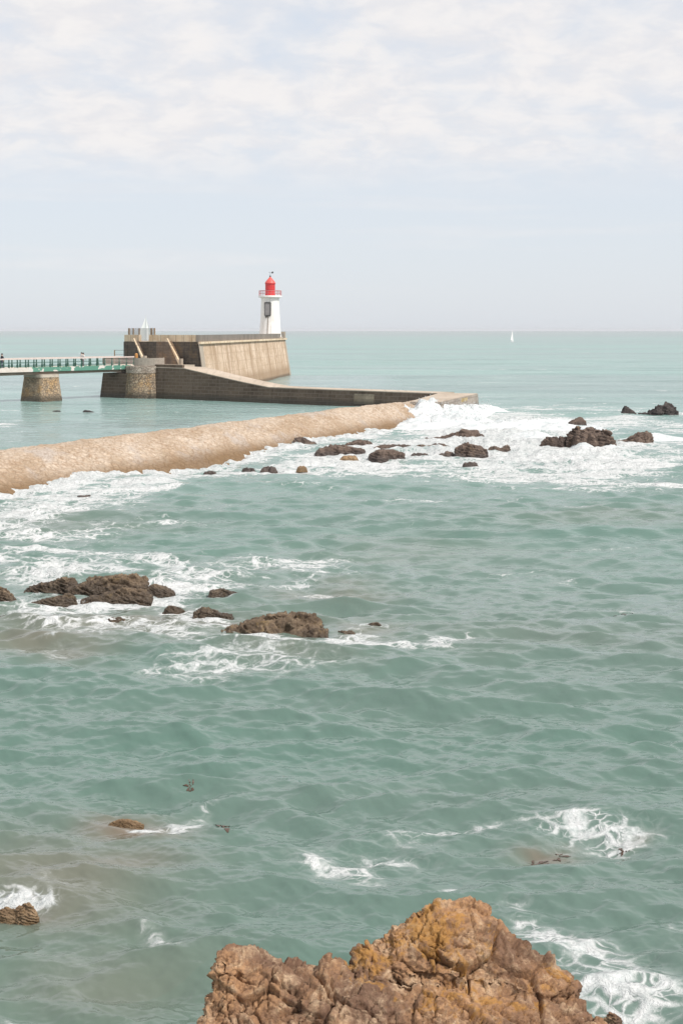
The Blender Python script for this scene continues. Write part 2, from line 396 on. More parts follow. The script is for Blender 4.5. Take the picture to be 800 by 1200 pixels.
# ------------------------------------------------------------------ sea
FOAM = [
 (90, 625, 130, 14, 2, 0.30), (110, 655, 150, 16, 0, 0.32), (230, 668, 90, 14, 6, 0.34), (150, 745, 170, 22, 0, 0.42), (290, 790, 140, 22, -3, 0.42), (330, 655, 120, 20, 0, 0.34), (480, 760, 90, 10, 0, 0.44), (720, 1150, 110, 60, 0, 0.46), (640, 1085, 70, 30, 25, 0.44), (440, 990, 150, 24, 0, 0.38), (690, 975, 110, 22, 0, 0.40), (60, 1140, 120, 60, 0, 0.30),
  # u, v, ru, rv, tilt(deg), strength : white water lying on the sea, stored by place on the water plane
 (520, 494, 55, 16, 5, 1.10), (620, 536, 120, 20, 3, 0.59), (570, 512, 70, 16, 0, 0.95), (700, 548, 120, 15, -4, 0.50), (640, 556, 90, 11, 4, 0.53), (770, 542, 60, 14, -6, 0.46),
 (780, 502, 50, 9, 0, 0.40), (670, 479, 110, 4, 1, 0.37), (600, 492, 70, 8, 0, 0.59), (720, 494, 60, 7, 0, 0.46), (620, 520, 45, 14, 0, 0.74), (800, 520, 60, 8, 0, 0.39),
 (690, 533, 50, 9, 0, 0.74), (745, 525, 40, 7, 0, 0.59), (650, 508, 70, 9, 0, 0.56), (790, 486, 40, 3, 0, 0.45), (735, 489, 25, 3, 0, 0.45),
 (520, 528, 90, 12, 0, 0.66), (430, 532, 100, 10, -6, 0.63), (460, 545, 110, 7, 0, 0.46), (330, 546, 60, 7, -10, 0.53), (250, 557, 60, 7, -9, 0.53), (170, 571, 70, 8, -8, 0.58), (380, 552, 90, 6, 0, 0.37),
 (70, 586, 90, 12, -8, 0.50), (20, 604, 50, 18, 0, 0.52), (120, 592, 60, 8, -5, 0.45), (490, 545, 90, 8, 0, 0.45), (560, 560, 80, 7, 5, 0.40),
 (60, 638, 90, 5, 2, 0.55), (205, 655, 45, 10, 12, 0.58), (110, 660, 120, 8, 0, 0.50), (60, 672, 70, 9, 0, 0.58), (225, 682, 60, 12, 4, 0.62), (20, 700, 40, 10, 0, 0.62),
 (120, 708, 120, 6, 0, 0.58), (70, 720, 70, 8, 0, 0.50), (370, 668, 50, 8, -8, 0.40), (190, 700, 50, 8, 0, 0.62), (240, 722, 50, 5, 0, 0.55), (380, 690, 60, 10, 0, 0.30),
 (330, 762, 90, 6, 0, 0.62), (290, 780, 120, 16, -3, 0.46), (505, 754, 58, 6, -3, 0.66), (420, 752, 40, 7, 0, 0.62), (200, 800, 80, 14, 0, 0.36), (100, 760, 90, 10, 0, 0.44), (40, 775, 60, 6, 0, 0.42),
 (250, 745, 60, 6, -12, 0.48), (440, 738, 40, 4, 0, 0.50), (150, 745, 60, 5, 0, 0.40),
 (660, 672, 40, 7, 12, 0.34), (680, 602, 30, 3, 0, 0.45), (740, 712, 40, 5, 0, 0.36), (560, 668, 12, 3, 0, 0.40), (8, 497, 16, 3, 0, 0.56), (700, 640, 80, 3, 0, 0.28),
 (12, 1058, 50, 13, -8, 0.62), (35, 1052, 32, 10, 0, 0.60), (205, 962, 50, 10, -6, 0.50), (235, 945, 26, 12, -40, 0.40), (75, 975, 50, 8, 20, 0.33), (20, 985, 30, 12, 0, 0.30), (165, 968, 35, 8, 0, 0.45),
 (400, 1006, 100, 14, 6, 0.42), (505, 975, 90, 9, -4, 0.48), (560, 970, 50, 7, 0, 0.46), (690, 975, 85, 12, 5, 0.46), (650, 965, 45, 8, 0, 0.44), (720, 985, 50, 10, 0, 0.42),
 (625, 1075, 45, 14, 20, 0.50), (700, 1115, 70, 20, 24, 0.50), (750, 1150, 70, 40, 0, 0.54), (660, 1125, 50, 18, 30, 0.46), (790, 1080, 40, 18, 0, 0.40), (520, 1030, 30, 8, 0, 0.38),
 (180, 1098, 40, 12, 18, 0.40), (20, 1192, 40, 14, 0, 0.40), (150, 1180, 50, 16, 0, 0.32), (90, 1110, 60, 20, 0, 0.26), (60, 1040, 60, 20, 0, 0.33), (120, 910, 70, 8, 0, 0.26), (380, 900, 90, 8, 0, 0.20),
 (65, 905, 50, 6, 0, 0.30), (700, 1170, 60, 20, 0, 0.50), (300, 870, 90, 6, 0, 0.22),
 (313.5, 758, 87.42, 9.87, 0, 0.56), (235, 767, 33.48, 3.78, 0, 0.56), (405.5, 749, 19.22, 3, 0, 0.56), (434, 738, 16.12, 3, 0, 0.56), (60, 693, 37.2, 4.2, 0, 0.56), (125, 696, 58.28, 6.58, 0, 0.56), (136.5, 706, 51.46, 5.81, 0, 0.56), (188, 697, 19.84, 3, 0, 0.56), (-6.5, 710, 29.14, 3.29, 0, 0.56), (61, 708, 33.48, 3.78, 0, 0.56), (263.5, 698, 24.18, 3, 0, 0.56), (203, 717, 17.36, 3, 0, 0.56), (249, 724, 28.52, 3.22, 0, 0.56), (132, 737, 22.32, 3, 0, 0.56), (58.5, 737, 25.42, 3, 0, 0.56), (54.5, 765, 26.66, 3.01, 0, 0.56), (147, 968, 26.04, 3, 0, 0.56),
]
BW_LINE = ([(-48.0, 45.0), (-36.3, 73.0), (-24.3, 98.8), (-16.5, 115.3), (-6.2, 138.5), (1.4, 155.8), (9.0, 170.0)], [6.3, 6.3, 6.3, 6.4, 6.0, 4.7, 4.2])
def shore(x, y):
    best = np.full_like(x, 99.0); pts, hw = BW_LINE
    for k in range(len(pts) - 1):
        (ax, ay), (bx, by) = pts[k], pts[k + 1]; L2 = (bx - ax) ** 2 + (by - ay) ** 2
        t = np.clip(((x - ax) * (bx - ax) + (y - ay) * (by - ay)) / L2, 0, 1)
        d = np.hypot(x - ax - t * (bx - ax), y - ay - t * (by - ay)) - (hw[k] + (hw[k + 1] - hw[k]) * t)
        side = (x - ax) * (by - ay) - (y - ay) * (bx - ax)
        best = np.where(side > 0, np.minimum(best, d), best)
    return best
MURK = [  # brownish water over shallow reef and torn weed
 (60, 1040, 130, 60, 0, .55), (150, 968, 60, 16, 0, .8), (20, 1070, 60, 14, 0, .6), (140, 735, 200, 22, 0, .55), (60, 760, 90, 20, 0, .55), (390, 688, 60, 12, 0, .55), (120, 1150, 150, 60, 0, .35),
 (640, 998, 32, 7, 0, .8), (130, 1010, 90, 20, 0, .5), (260, 735, 60, 12, 0, .5), (330, 775, 90, 16, 0, .3), (60, 610, 120, 14, 0, .25), (430, 745, 40, 10, 0, .4),
 (600, 750, 160, 20, 0, .12), (730, 985, 16, 4, 0, .5), (655, 990, 16, 5, 0, .5), (470, 640, 120, 12, 0, .2), (720, 610, 120, 10, 0, .22)]
def blobs(lst, u, v):
    out = np.zeros_like(u)
    for (a, b, ru, rv, rot, s) in lst:
        c, d = math.cos(R(rot)), math.sin(R(rot))
        du = u - a; dv = v - b
        m = (np.abs(du) < 3.2 * max(ru, rv)) & (np.abs(dv) < 3.2 * max(ru, rv))
        if not m.any(): continue
        du = du[m]; dv = dv[m]
        q = ((du * c + dv * d) / ru) ** 2 + ((-du * d + dv * c) / rv) ** 2
        out[m] = np.maximum(out[m], s * np.exp(-q * 0.8)) + 0.18 * s * np.exp(-q * 0.8) * (out[m] > 0.02)
    return out

def wave_band(lmin, lmax, slope, tile, n, ang, spread, seed):
    r = np.random.default_rng(seed)
    k1 = 2 * np.pi * np.fft.fftfreq(n, tile / n)
    kx, ky = np.meshgrid(k1, k1, indexing='ij'); k = np.hypot(kx, ky); k[0, 0] = 1e-6
    lam = 2 * np.pi / k
    amp = np.where((lam > lmin) & (lam < lmax), k ** -2.0, 0.0)
    c = (kx * math.cos(ang) + ky * math.sin(ang)) / k
    amp = amp * (np.clip(c, 0, 1) ** spread + 0.04)
    sp = amp * (r.normal(size=(n, n)) + 1j * r.normal(size=(n, n)))
    f = lambda s: np.real(np.fft.ifft2(s))
    hgt = f(sp); sx = f(1j * kx * sp); sy = f(1j * ky * sp)
    g = slope / np.sqrt((sx ** 2 + sy ** 2).mean())
    return dict(h=hgt * g, dx=f(-1j * kx / k * sp) * g, dy=f(-1j * ky / k * sp) * g, tile=tile, n=n, lam=math.sqrt(lmin * lmax))
def sample(fld, tile, n, x, y):
    a = (x / tile) % 1.0 * n; b = (y / tile) % 1.0 * n
    i = np.floor(a).astype(np.int64); j = np.floor(b).astype(np.int64); fa = a - i; fb = b - j
    i %= n; j %= n; i1 = (i + 1) % n; j1 = (j + 1) % n
    return fld[i, j] * (1 - fa) * (1 - fb) + fld[i1, j] * fa * (1 - fb) + fld[i, j1] * (1 - fa) * fb + fld[i1, j1] * fa * fb

def build_sea():
    vs = []
    v = 1290.0
    while v > 391.5:
        vs.append(v)
        v -= 0.85 if v > 620 else (0.65 if v > 440 else 0.5)
    Ds = [F * H / (v - V0) for v in vs]
    D = Ds[-1]
    while D < 30000:
        D *= 1.12; Ds.append(D)
    Ds = np.array([-30000.0, -3000, -300.0] + Ds)
    t = np.arange(-0.35, 0.3501, 1.2 / F)
    side = 0.35 * 1.15 ** np.arange(1, 12)
    tt = np.concatenate([-side[::-1], t, side])
    nr, nc = len(Ds), len(tt)
    Y = np.repeat(Ds[:, None], nc, 1)
    Xs = tt[None, :] * np.abs(np.maximum(Y, F * H / (1290 - V0)))
    Xs[0:3] = tt[None, :] * np.array([30000.0, 6000, 600])[:, None] * 0.5
    x = Xs.ravel().copy(); y = Y.ravel().copy()
    yy = np.maximum(y, 15)
    spacing = np.maximum(yy ** 2 / (F * H) * np.where(yy < 75, 0.85, 0.65), yy * 1.2 / F)
    bands = [wave_band(0.12, 0.35, 0.17, 9.0, 512, R(-98), 1.0, 11), wave_band(0.35, 1.0, 0.250, 24.0, 512, R(-100), 1.5, 1), wave_band(1.0, 2.0, 0.250, 41.0, 512, R(-96), 2, 2), wave_band(2.0, 4.0, 0.150, 73.0, 512, R(-104), 3, 3),
             wave_band(4.0, 8.0, 0.070, 131.0, 512, R(-100), 4, 4), wave_band(8.0, 16.0, 0.036, 263.0, 512, R(-108), 6, 5), wave_band(16.0, 50.0, 0.032, 611.0, 512, R(-104), 8, 6)]
    z = np.zeros_like(x); ox = np.zeros_like(x); oy = np.zeros_like(x)
    lee = np.ones_like(x)
    uu0 = U0 + F * x / yy; vv0 = V0 + F * H / yy
    # calmer water inside the breakwater
    inside = sstep(480, 430, uu0) * sstep(1.0, -1.0, (vv0 - (524 - 0.115 * np.clip(uu0, -300, 470))) / 6) * (vv0 > 440)
    lee = 1 - 0.55 * inside
    gust = 0.8 + 0.35 * fbm(xy3(x, y * 0.6, 0.03, 2.0), 3)
    var = np.zeros_like(x)
    for k, b in enumerate(bands):
        w = sstep(1.6, 3.4, b['lam'] / spacing) * lee * gust
        if k < 3: w = w * (0.9 + 0.4 * fbm(xy3(x, y, 0.11, k + 5.0), 2))
        m = w > 0.003
        # turn each band a little so that the tiles never line up
        ca, sa = math.cos(0.31 * k), math.sin(0.31 * k)
        xm = x[m]; ym = y[m]
        rx = xm * 1.0; ry = ym * 1.0
        z[m] += w[m] * sample(b['h'], b['tile'], b['n'], rx + 3.7 * k, ry)
        ox[m] -= [0.1, 0.25, 0.4, 0.6, 0.8, 0.9, 0.9][k] * w[m] * sample(b['dx'], b['tile'], b['n'], rx + 3.7 * k, ry)
        oy[m] -= [0.1, 0.25, 0.4, 0.6, 0.8, 0.9, 0.9][k] * w[m] * sample(b['dy'], b['tile'], b['n'], rx + 3.7 * k, ry)
        var += lee ** 2 * (1 - sstep(1.6, 3.4, b['lam'] / spacing)) * (1 if k < 5 else 0.3) * [0.05, 0.17, 0.17, 0.155, 0.1, 0.05, 0.03][k] ** 2
    # foam mask: warped by noise so that no patch has a round edge
    wu = 26 * fbm(xy3(x, y, 0.35, 1.0), 4); wv = 26 * fbm(xy3(x, y, 0.35, 9.0), 4)
    wu2 = 14 * fbm(xy3(x, y, 0.07, 4.0), 3); wv2 = 9 * fbm(xy3(x, y, 0.07, 14.0), 3)
    dscale = np.clip((vv0 - V0) / 500.0, 0.12, 1.0)
    uw = uu0 + wu * dscale + wu2; vw = vv0 + (wv * dscale + wv2) * dscale * 1.1
    foam = blobs(FOAM, uw, vw)
    murk = blobs(MURK, uu0 + wu * dscale * 1.2, vv0 + wv * dscale)
    # a few whitecaps on the steepest crests
    cap = sstep(0.18, 0.42, z - 0.0) * 0.30
    foam = np.maximum(foam, cap * (yy < 400) * sstep(0.0, 0.5, fbm(xy3(x, y, 0.06, 30.0), 3) + 0.1))
    web = 0.62 * sstep(0.02, 0.45, fbm(xy3(x * 0.6 + 0.25 * y, y, 0.16, 71.0), 4)) * (yy < 120) * (0.55 + 0.9 * fbm(xy3(x, y, 0.03, 81.0), 2))
    foam = np.maximum(foam, web)
    capf = sstep(0.50, 0.72, fbm(xy3(x * 0.5, y, 0.09, 44.0), 4) + 0.12 * (yy > 120)) * (yy > 110) * (yy < 900) * 0.5
    foam = np.maximum(foam, capf * lee)
    near_m = (yy > 40) & (yy < 180) & (x > -60) & (x < 25)
    ds = np.full_like(x, 99.0); ds[near_m] = shore(x[near_m], y[near_m])
    ds = ds + 1.6 * fbm(xy3(x, y, 0.22, 60.0), 4)
    foam = np.maximum(foam, 0.78 * sstep(4.6, 0.2, ds))
    foam = np.clip(foam, 0, 1.2)
    # churned water stands a little proud and is lumpy
    lump = fbm(np.stack([x * 0.9, y * 0.9, z * 0], 1), 4)
    z += sstep(0.40, 0.9, foam) * (0.12 + 0.55 * lump) * np.clip(yy / 120, 0.2, 1.0)
    far = sstep(3000, 900, yy)
    z *= far; ox *= far; oy *= far
    co = np.stack([x + ox, y + oy, z], 1)
    me = bpy.data.meshes.new('sea')
    me.vertices.add(nr * nc); me.vertices.foreach_set('co', co.astype(np.float32).ravel())
    idx = np.arange(nr * nc).reshape(nr, nc)
    q = np.stack([idx[:-1, :-1], idx[:-1, 1:], idx[1:, 1:], idx[1:, :-1]], -1).reshape(-1, 4)
    me.loops.add(q.size); me.loops.foreach_set('vertex_index', q.ravel().astype(np.int32))
    me.polygons.add(len(q)); me.polygons.foreach_set('loop_start', np.arange(0, q.size, 4, dtype=np.int32))
    me.polygons.foreach_set('use_smooth', np.ones(len(q), dtype=bool))
    for nm, arr in (('foam', foam), ('murk', np.clip(murk, 0, 1)), ('slope', np.sqrt(var)), ('calm', inside)):
        at = me.attributes.new(nm, 'FLOAT', 'POINT'); at.data.foreach_set('value', arr.astype(np.float32))
    me.update(); me.validate()
    return me

def sea_mat():
    n = N('sea_water')
    pos = n.node('ShaderNodeNewGeometry').outputs['Position']
    xyz = n.node('ShaderNodeSeparateXYZ', {0: pos})
    flat = n.node('ShaderNodeCombineXYZ', {0: xyz.outputs[0], 1: xyz.outputs[1]}).outputs[0]
    fm = n.attr('foam'); mk = n.attr('murk'); sl = n.attr('slope')
    # colour of the water, paler and greyer with distance from the viewer
    big = n.noise(n.node('ShaderNodeMapping', {'Vector': flat, 'Scale': (0.012, 0.03, 1)}).outputs[0], 1.0, 4, 0.6)
    sw = n.noise(n.node('ShaderNodeMapping', {'Vector': flat, 'Scale': (0.0012, 0.006, 1)}).outputs[0], 1.0, 4, 0.6)
    dist = n.node('ShaderNodeVectorMath', {0: flat}, operation='LENGTH').outputs['Value']
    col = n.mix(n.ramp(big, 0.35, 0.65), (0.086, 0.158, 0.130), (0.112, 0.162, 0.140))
    far_fac = n.ramp(dist, 22, 250)
    col = n.mix(far_fac, col, (0.20, 0.325, 0.30))
    col = n.mix(n.math('MULTIPLY', n.ramp(sw, 0.45, 0.6), far_fac), col, (0.20, 0.275, 0.27))
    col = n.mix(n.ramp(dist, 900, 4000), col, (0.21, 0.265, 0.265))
    fs = n.noise(n.node('ShaderNodeMapping', {'Vector': flat, 'Scale': (0.016, 0.085, 1), 'Rotation': (0, 0, 0.05)}).outputs[0], 1.0, 6, 0.66, 0.5)
    col = n.mix(n.math('MULTIPLY', n.ramp(fs, 0.50, 0.66, 0, 0.6), far_fac), col, (0.105, 0.185, 0.175))
    col = n.mix(n.math('MULTIPLY', n.ramp(fs, 0.46, 0.34, 0, 0.45), far_fac), col, (0.30, 0.40, 0.38))
    col = n.mix(mk, col, (0.165, 0.13, 0.098))
    # foam structure: lace of cell walls, broken by noise
    wv = n.node('ShaderNodeTexNoise', {'Vector': flat, 'Scale': 0.9, 'Detail': 3.0}).outputs['Color']
    off = n.node('ShaderNodeVectorMath', {0: wv, 1: (0.5, 0.5, 0.5)}, operation='SUBTRACT').outputs[0]
    warp = n.node('ShaderNodeVectorMath', {0: n.node('ShaderNodeVectorMath', {0: off, 3: 1.1}, operation='SCALE').outputs[0], 1: flat}, operation='ADD').outputs[0]
    st = n.node('ShaderNodeMapping', {'Vector': warp, 'Scale': (0.62, 1.0, 1.0), 'Rotation': (0, 0, 0.12)}).outputs[0]
    v1 = n.voro(st, 1.7, 'DISTANCE_TO_EDGE').outputs['Distance']
    v2 = n.voro(st, 4.6, 'DISTANCE_TO_EDGE').outputs['Distance']
    lace = n.math('MAXIMUM', n.ramp(v1, 0.0, 0.26, 1, 0), n.ramp(v2, 0.0, 0.24, 0.75, 0))
    brk = n.noise(st, 0.75, 8, 0.72)
    fine = n.noise(flat, 5.5, 5, 0.7)
    strk = n.noise(n.node('ShaderNodeMapping', {'Vector': warp, 'Scale': (0.16, 0.42, 1.0), 'Rotation': (0, 0, -0.06)}).outputs[0], 1.0, 6, 0.68, 0.8)
    L = n.math('ADD', n.math('MULTIPLY', lace, 0.30), n.math('ADD', n.math('MULTIPLY', brk, 0.50), n.math('MULTIPLY', fine, 0.20)))
    L = n.math('ADD', L, n.math('MULTIPLY', n.math('SUBTRACT', strk, 0.42), n.ramp(dist, 20, 110, 0.40, 1.9)))
    al = n.ramp(n.math('ADD', L, n.math('MULTIPLY', fm, 0.92)), 0.97, 1.21)
    thin = n.ramp(n.math('ADD', L, n.math('MULTIPLY', fm, 1.05)), 0.84, 1.30, 0, 0.26)
    alpha = n.math('MAXIMUM', al, n.math('MULTIPLY', thin, n.ramp(fm, 0.12, 0.4)))
    # small ripples that the mesh is too coarse to carry
    r1 = n.noise(n.node('ShaderNodeMapping', {'Vector': flat, 'Scale': (0.55, 1.0, 1)}).outputs[0], 3.6, 2, 0.5, 0.2)
    r2 = n.noise(n.node('ShaderNodeMapping', {'Vector': flat, 'Scale': (0.5, 1.0, 1)}).outputs[0], 0.55, 4, 0.6)
    nm = n.bump(r1, n.ramp(dist, 30, 200, 0.30, 0.7), 0.10)
    nm = n.bump(r2, n.ramp(dist, 60, 240, 0.0, 1.0), 0.75, nm)
    r3 = n.noise(n.node('ShaderNodeMapping', {'Vector': flat, 'Scale': (0.35, 1.0, 1)}).outputs[0], 0.16, 3, 0.55)
    nm = n.bump(r3, n.ramp(dist, 150, 500, 0.0, 0.8), 1.6, nm)
    n.set(n.bsdf.inputs['Base Color'], col)
    n.set(n.bsdf.inputs['Roughness'], n.math('ADD', 0.07, n.math('MULTIPLY', sl, 0.7)))
    n.bsdf.inputs['IOR'].default_value = 1.333
    n.set(n.bsdf.inputs['Normal'], nm)
    fo = n.node('ShaderNodeBsdfPrincipled')
    n.set(fo.inputs['Base Color'], n.mix(n.ramp(n.math('ADD', n.math('MULTIPLY', fine, 0.5), n.math('MULTIPLY', strk, 0.5)), 0.35, 0.62), (0.46, 0.50, 0.50), (0.67, 0.68, 0.68)))
    fo.inputs['Roughness'].default_value = 0.85; fo.inputs['Specular IOR Level'].default_value = 0.2
    n.set(fo.inputs['Normal'], n.bump(n.math('ADD', L, brk), 0.8, 0.35))
    ms = n.node('ShaderNodeMixShader', {0: alpha, 1: n.bsdf.outputs[0], 2: fo.outputs[0]})
    n.t.links.new(ms.outputs[0], n.out.inputs[0])
    return n.m
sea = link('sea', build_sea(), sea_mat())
tag(sea, 'choppy pale green sea streaked with white foam', None, None, 'structure')

# ------------------------------------------------------------------ rocks
def hull_into(bm, pts):
    vs = [bm.verts.new(p) for p in pts]
    r = bmesh.ops.convex_hull(bm, input=vs)
    dead = list({e for e in r['geom_interior'] + r['geom_unused'] if isinstance(e, bmesh.types.BMVert) and e.is_valid})
    if dead: bmesh.ops.delete(bm, geom=dead, context='VERTS')
def remesh(blocks, voxel):
    bm = bmesh.new()
    for b in blocks:
        part = bmesh.new(); hull_into(part, b)
        bmesh.ops.recalc_face_normals(part, faces=part.faces[:])
        tmp = bpy.data.meshes.new('tmp'); part.to_mesh(tmp); part.free()
        bm.from_mesh(tmp); bpy.data.meshes.remove(tmp)
    me = bpy.data.meshes.new('tmp'); bm.to_mesh(me); bm.free()
    o = bpy.data.objects.new('tmp', me); COL.objects.link(o)
    md = o.modifiers.new('r', 'REMESH'); md.mode = 'VOXEL'; md.voxel_size = voxel
    dg = bpy.context.evaluated_depsgraph_get(); dg.update()
    out = bpy.data.meshes.new_from_object(o.evaluated_get(dg))
    bpy.data.objects.remove(o); bpy.data.meshes.remove(me)
    return out
def weather(me, s, bed, seed, amp=1.0, crack=1.0, terr=1.0, levels=4):
    """s: size of the big features in metres; bed: bedding normal"""
    nv = len(me.vertices)
    co = np.empty(nv * 3, dtype=np.float32); me.vertices.foreach_get('co', co); co = co.reshape(-1, 3).astype(float)
    nr = np.empty(nv * 3, dtype=np.float32); me.vertices.foreach_get('normal', nr); nr = nr.reshape(-1, 3).astype(float)
    p = co / s + seed * 3.17
    bed = np.array(bed, dtype=float); bed /= np.linalg.norm(bed)
    wob = np.stack([fbm(p * 1.1 + 5, 3), fbm(p * 1.1 + 15, 3), fbm(p * 1.1 + 25, 3)], 1)
    q = p + 0.13 * wob
    along = q @ bed
    ql = q + np.outer(along, bed) * 0.8          # cells flattened along the bedding
    d = np.zeros(nv)
    # angular blocks: every cell is a flat facet with its own tilt, stepping to its neighbours along fractures
    for sc, tilt, stp, cw in ((1.25, 0.14, 0.055, 0.045), (3.1, 0.16, 0.05, 0.038), (7.5, 0.22, 0.034, 0.022), (17.0, 0.32, 0.017, 0.011))[:levels]:
        f1, f2, cid, off = voronoi(ql * sc + sc * 3)
        tv = GR[(cid * 7 + 3) & 255]
        d += tilt / sc * np.clip((off * tv).sum(1), -.7, .7) + stp * (RS[cid] - 0.5)
        d -= 1.5 * cw * crack * (1 - sstep(0.0, 0.055 + 0.03 * (sc > 5), f2 - f1)) * sstep(-.15, .25, fbm(p * sc * .6 + 33, 2))
    t = along * 4.6 + 0.45 * fbm(p * 2.0, 3); ft = t - np.floor(t)
    d += terr * 0.08 * (sstep(0.0, 0.85, ft) - sstep(0.88, 1.0, ft) - 0.4) * np.clip(0.5 + 1.4 * fbm(p * .8 + 40, 2), 0, 1.4)
    d += 0.04 * fbm(p * 1.7, 3) + 0.006 * fbm(p * 14, 3)
    co2 = co + nr * (d * s * amp)[:, None]
    me.vertices.foreach_set('co', co2.astype(np.float32).ravel())
    me.polygons.foreach_set('use_smooth', np.ones(len(me.polygons), dtype=bool))
    me.update()
    return co2
def center(me):
    nv = len(me.vertices); co = np.empty(nv * 3, dtype=np.float32); me.vertices.foreach_get('co', co); co = co.reshape(-1, 3)
    c = np.array([(co[:, 0].min() + co[:, 0].max()) / 2, (co[:, 1].min() + co[:, 1].max()) / 2, 0.0], dtype=np.float32)
    co -= c; me.vertices.foreach_set('co', co.ravel()); me.update()
    return c

# --- the big headland rock under the viewer
def near_rock():
    def blk(pts, zb=0.0, yf=-1.0, yb=16.9, spread=0.25):
        out = [P(*p) for p in pts]
        xs = [p.x for p in out]; ys = [p.y for p in out]
        for xx in (min(xs) - spread, max(xs) + spread):
            out += [Vector((xx, min(ys) + yf, zb - 0.8)), Vector((xx, yb, zb - 0.8))]
        return out
    B = [
     blk([(262, 1113, 15.1), (275, 1108, 15.25), (298, 1120, 15.3), (335, 1130, 15.3), (372, 1133, 15.2), (258, 1135, 14.9), (246, 1165, 14.7), (236, 1200, 14.5), (300, 1150, 14.75), (380, 1165, 14.6), (330, 1250, 14.0), (226, 1260, 14.2)], spread=0.1),
     blk([(262, 1112, 15.05), (276, 1107, 15.2), (285, 1118, 15.0), (262, 1130, 14.85), (285, 1140, 14.8)], zb=2.6, yf=0.0, yb=15.9, spread=0.0),
     blk([(366, 1134, 15.1), (385, 1121, 15.1), (400, 1128, 15.05), (412, 1140, 15.0), (350, 1170, 14.5), (420, 1172, 14.5), (350, 1262, 13.95), (440, 1262, 13.9)], spread=0.0),
     blk([(416, 1128, 15.1), (420, 1113, 15.2), (437, 1107, 15.2), (452, 1116, 15.1), (417, 1148, 14.9), (455, 1148, 14.9)], zb=2.3, yf=0.0, yb=16.2, spread=0.0),
     blk([(442, 1106, 15.4), (466, 1083, 15.5), (490, 1063, 15.6), (503, 1057, 15.65), (522, 1058, 15.65), (432, 1140, 14.95), (480, 1142, 14.95), (535, 1142, 14.95), (520, 1100, 15.15)], zb=1.8, yf=0.1, yb=17.0, spread=0.05),
     blk([(510, 1058, 15.6), (535, 1061, 15.7), (561, 1061, 15.75), (581, 1079, 15.7), (601, 1101, 15.6), (622, 1122, 15.5), (520, 1143, 14.95), (600, 1152, 14.95), (645, 1160, 15.0), (650, 1145, 15.3)], zb=1.8, yf=0.1, yb=17.0, spread=0.05),
     blk([(604, 1116, 15.45), (632, 1126, 15.4), (660, 1139, 15.35), (673, 1151, 15.25), (669, 1163, 15.1), (640, 1164, 14.95), (604, 1158, 14.9)], zb=2.6, yf=0.1, yb=16.1, spread=0.0),
     blk([(385, 1153, 14.8), (440, 1150, 14.85), (500, 1150, 14.8), (505, 1165, 14.6), (528, 1230, 14.05), (380, 1180, 14.5), (400, 1270, 13.8)], spread=0.1),
     blk([(490, 1150, 14.8), (560, 1153, 14.95), (640, 1166, 15.0), (676, 1172, 15.1), (700, 1186, 15.0), (722, 1202, 14.8), (508, 1166, 14.6), (532, 1230, 14.05), (640, 1240, 14.2), (760, 1260, 14.5)], spread=0.1),
     blk([(440, 1150, 15.0), (560, 1150, 15.0), (650, 1170, 15.0), (300, 1180, 14.9), (700, 1230, 14.9), (240, 1240, 14.8)], yb=17.2, spread=0.3),
    ]
    me = remesh(B, 0.0165)
    co = weather(me, 1.0, (0.42, -0.30, 0.85), 3, 0.8, 1.9, 1.3)
    u = U0 + F * co[:, 0] / co[:, 1]; v = V0 + F * (H - co[:, 2]) / co[:, 1]
    li = 0.9 * np.exp(-(((u - 500) / 90) ** 2 + ((v - 1095) / 50) ** 2)) + 0.55 * np.exp(-(((u - 650) / 35) ** 2 + ((v - 1150) / 16) ** 2)) + 0.5 * np.exp(-(((u - 428) / 16) ** 2 + ((v - 1116) / 14) ** 2)) + 0.35 * np.exp(-(((u - 395) / 30) ** 2 + ((v - 1135) / 20) ** 2)) + 0.65 * np.exp(-(((u - 560) / 90) ** 2 + ((v - 1180) / 30) ** 2))
    at = me.attributes.new('lichen', 'FLOAT', 'POINT'); at.data.foreach_set('value', li.astype(np.float32))
    c = center(me)
    o = link('rock', me, M['rock_near']); o.location = c
    return tag(o, 'large jagged brown boulder with ochre lichen at the bottom of the photo', 'rock')
near_rock()

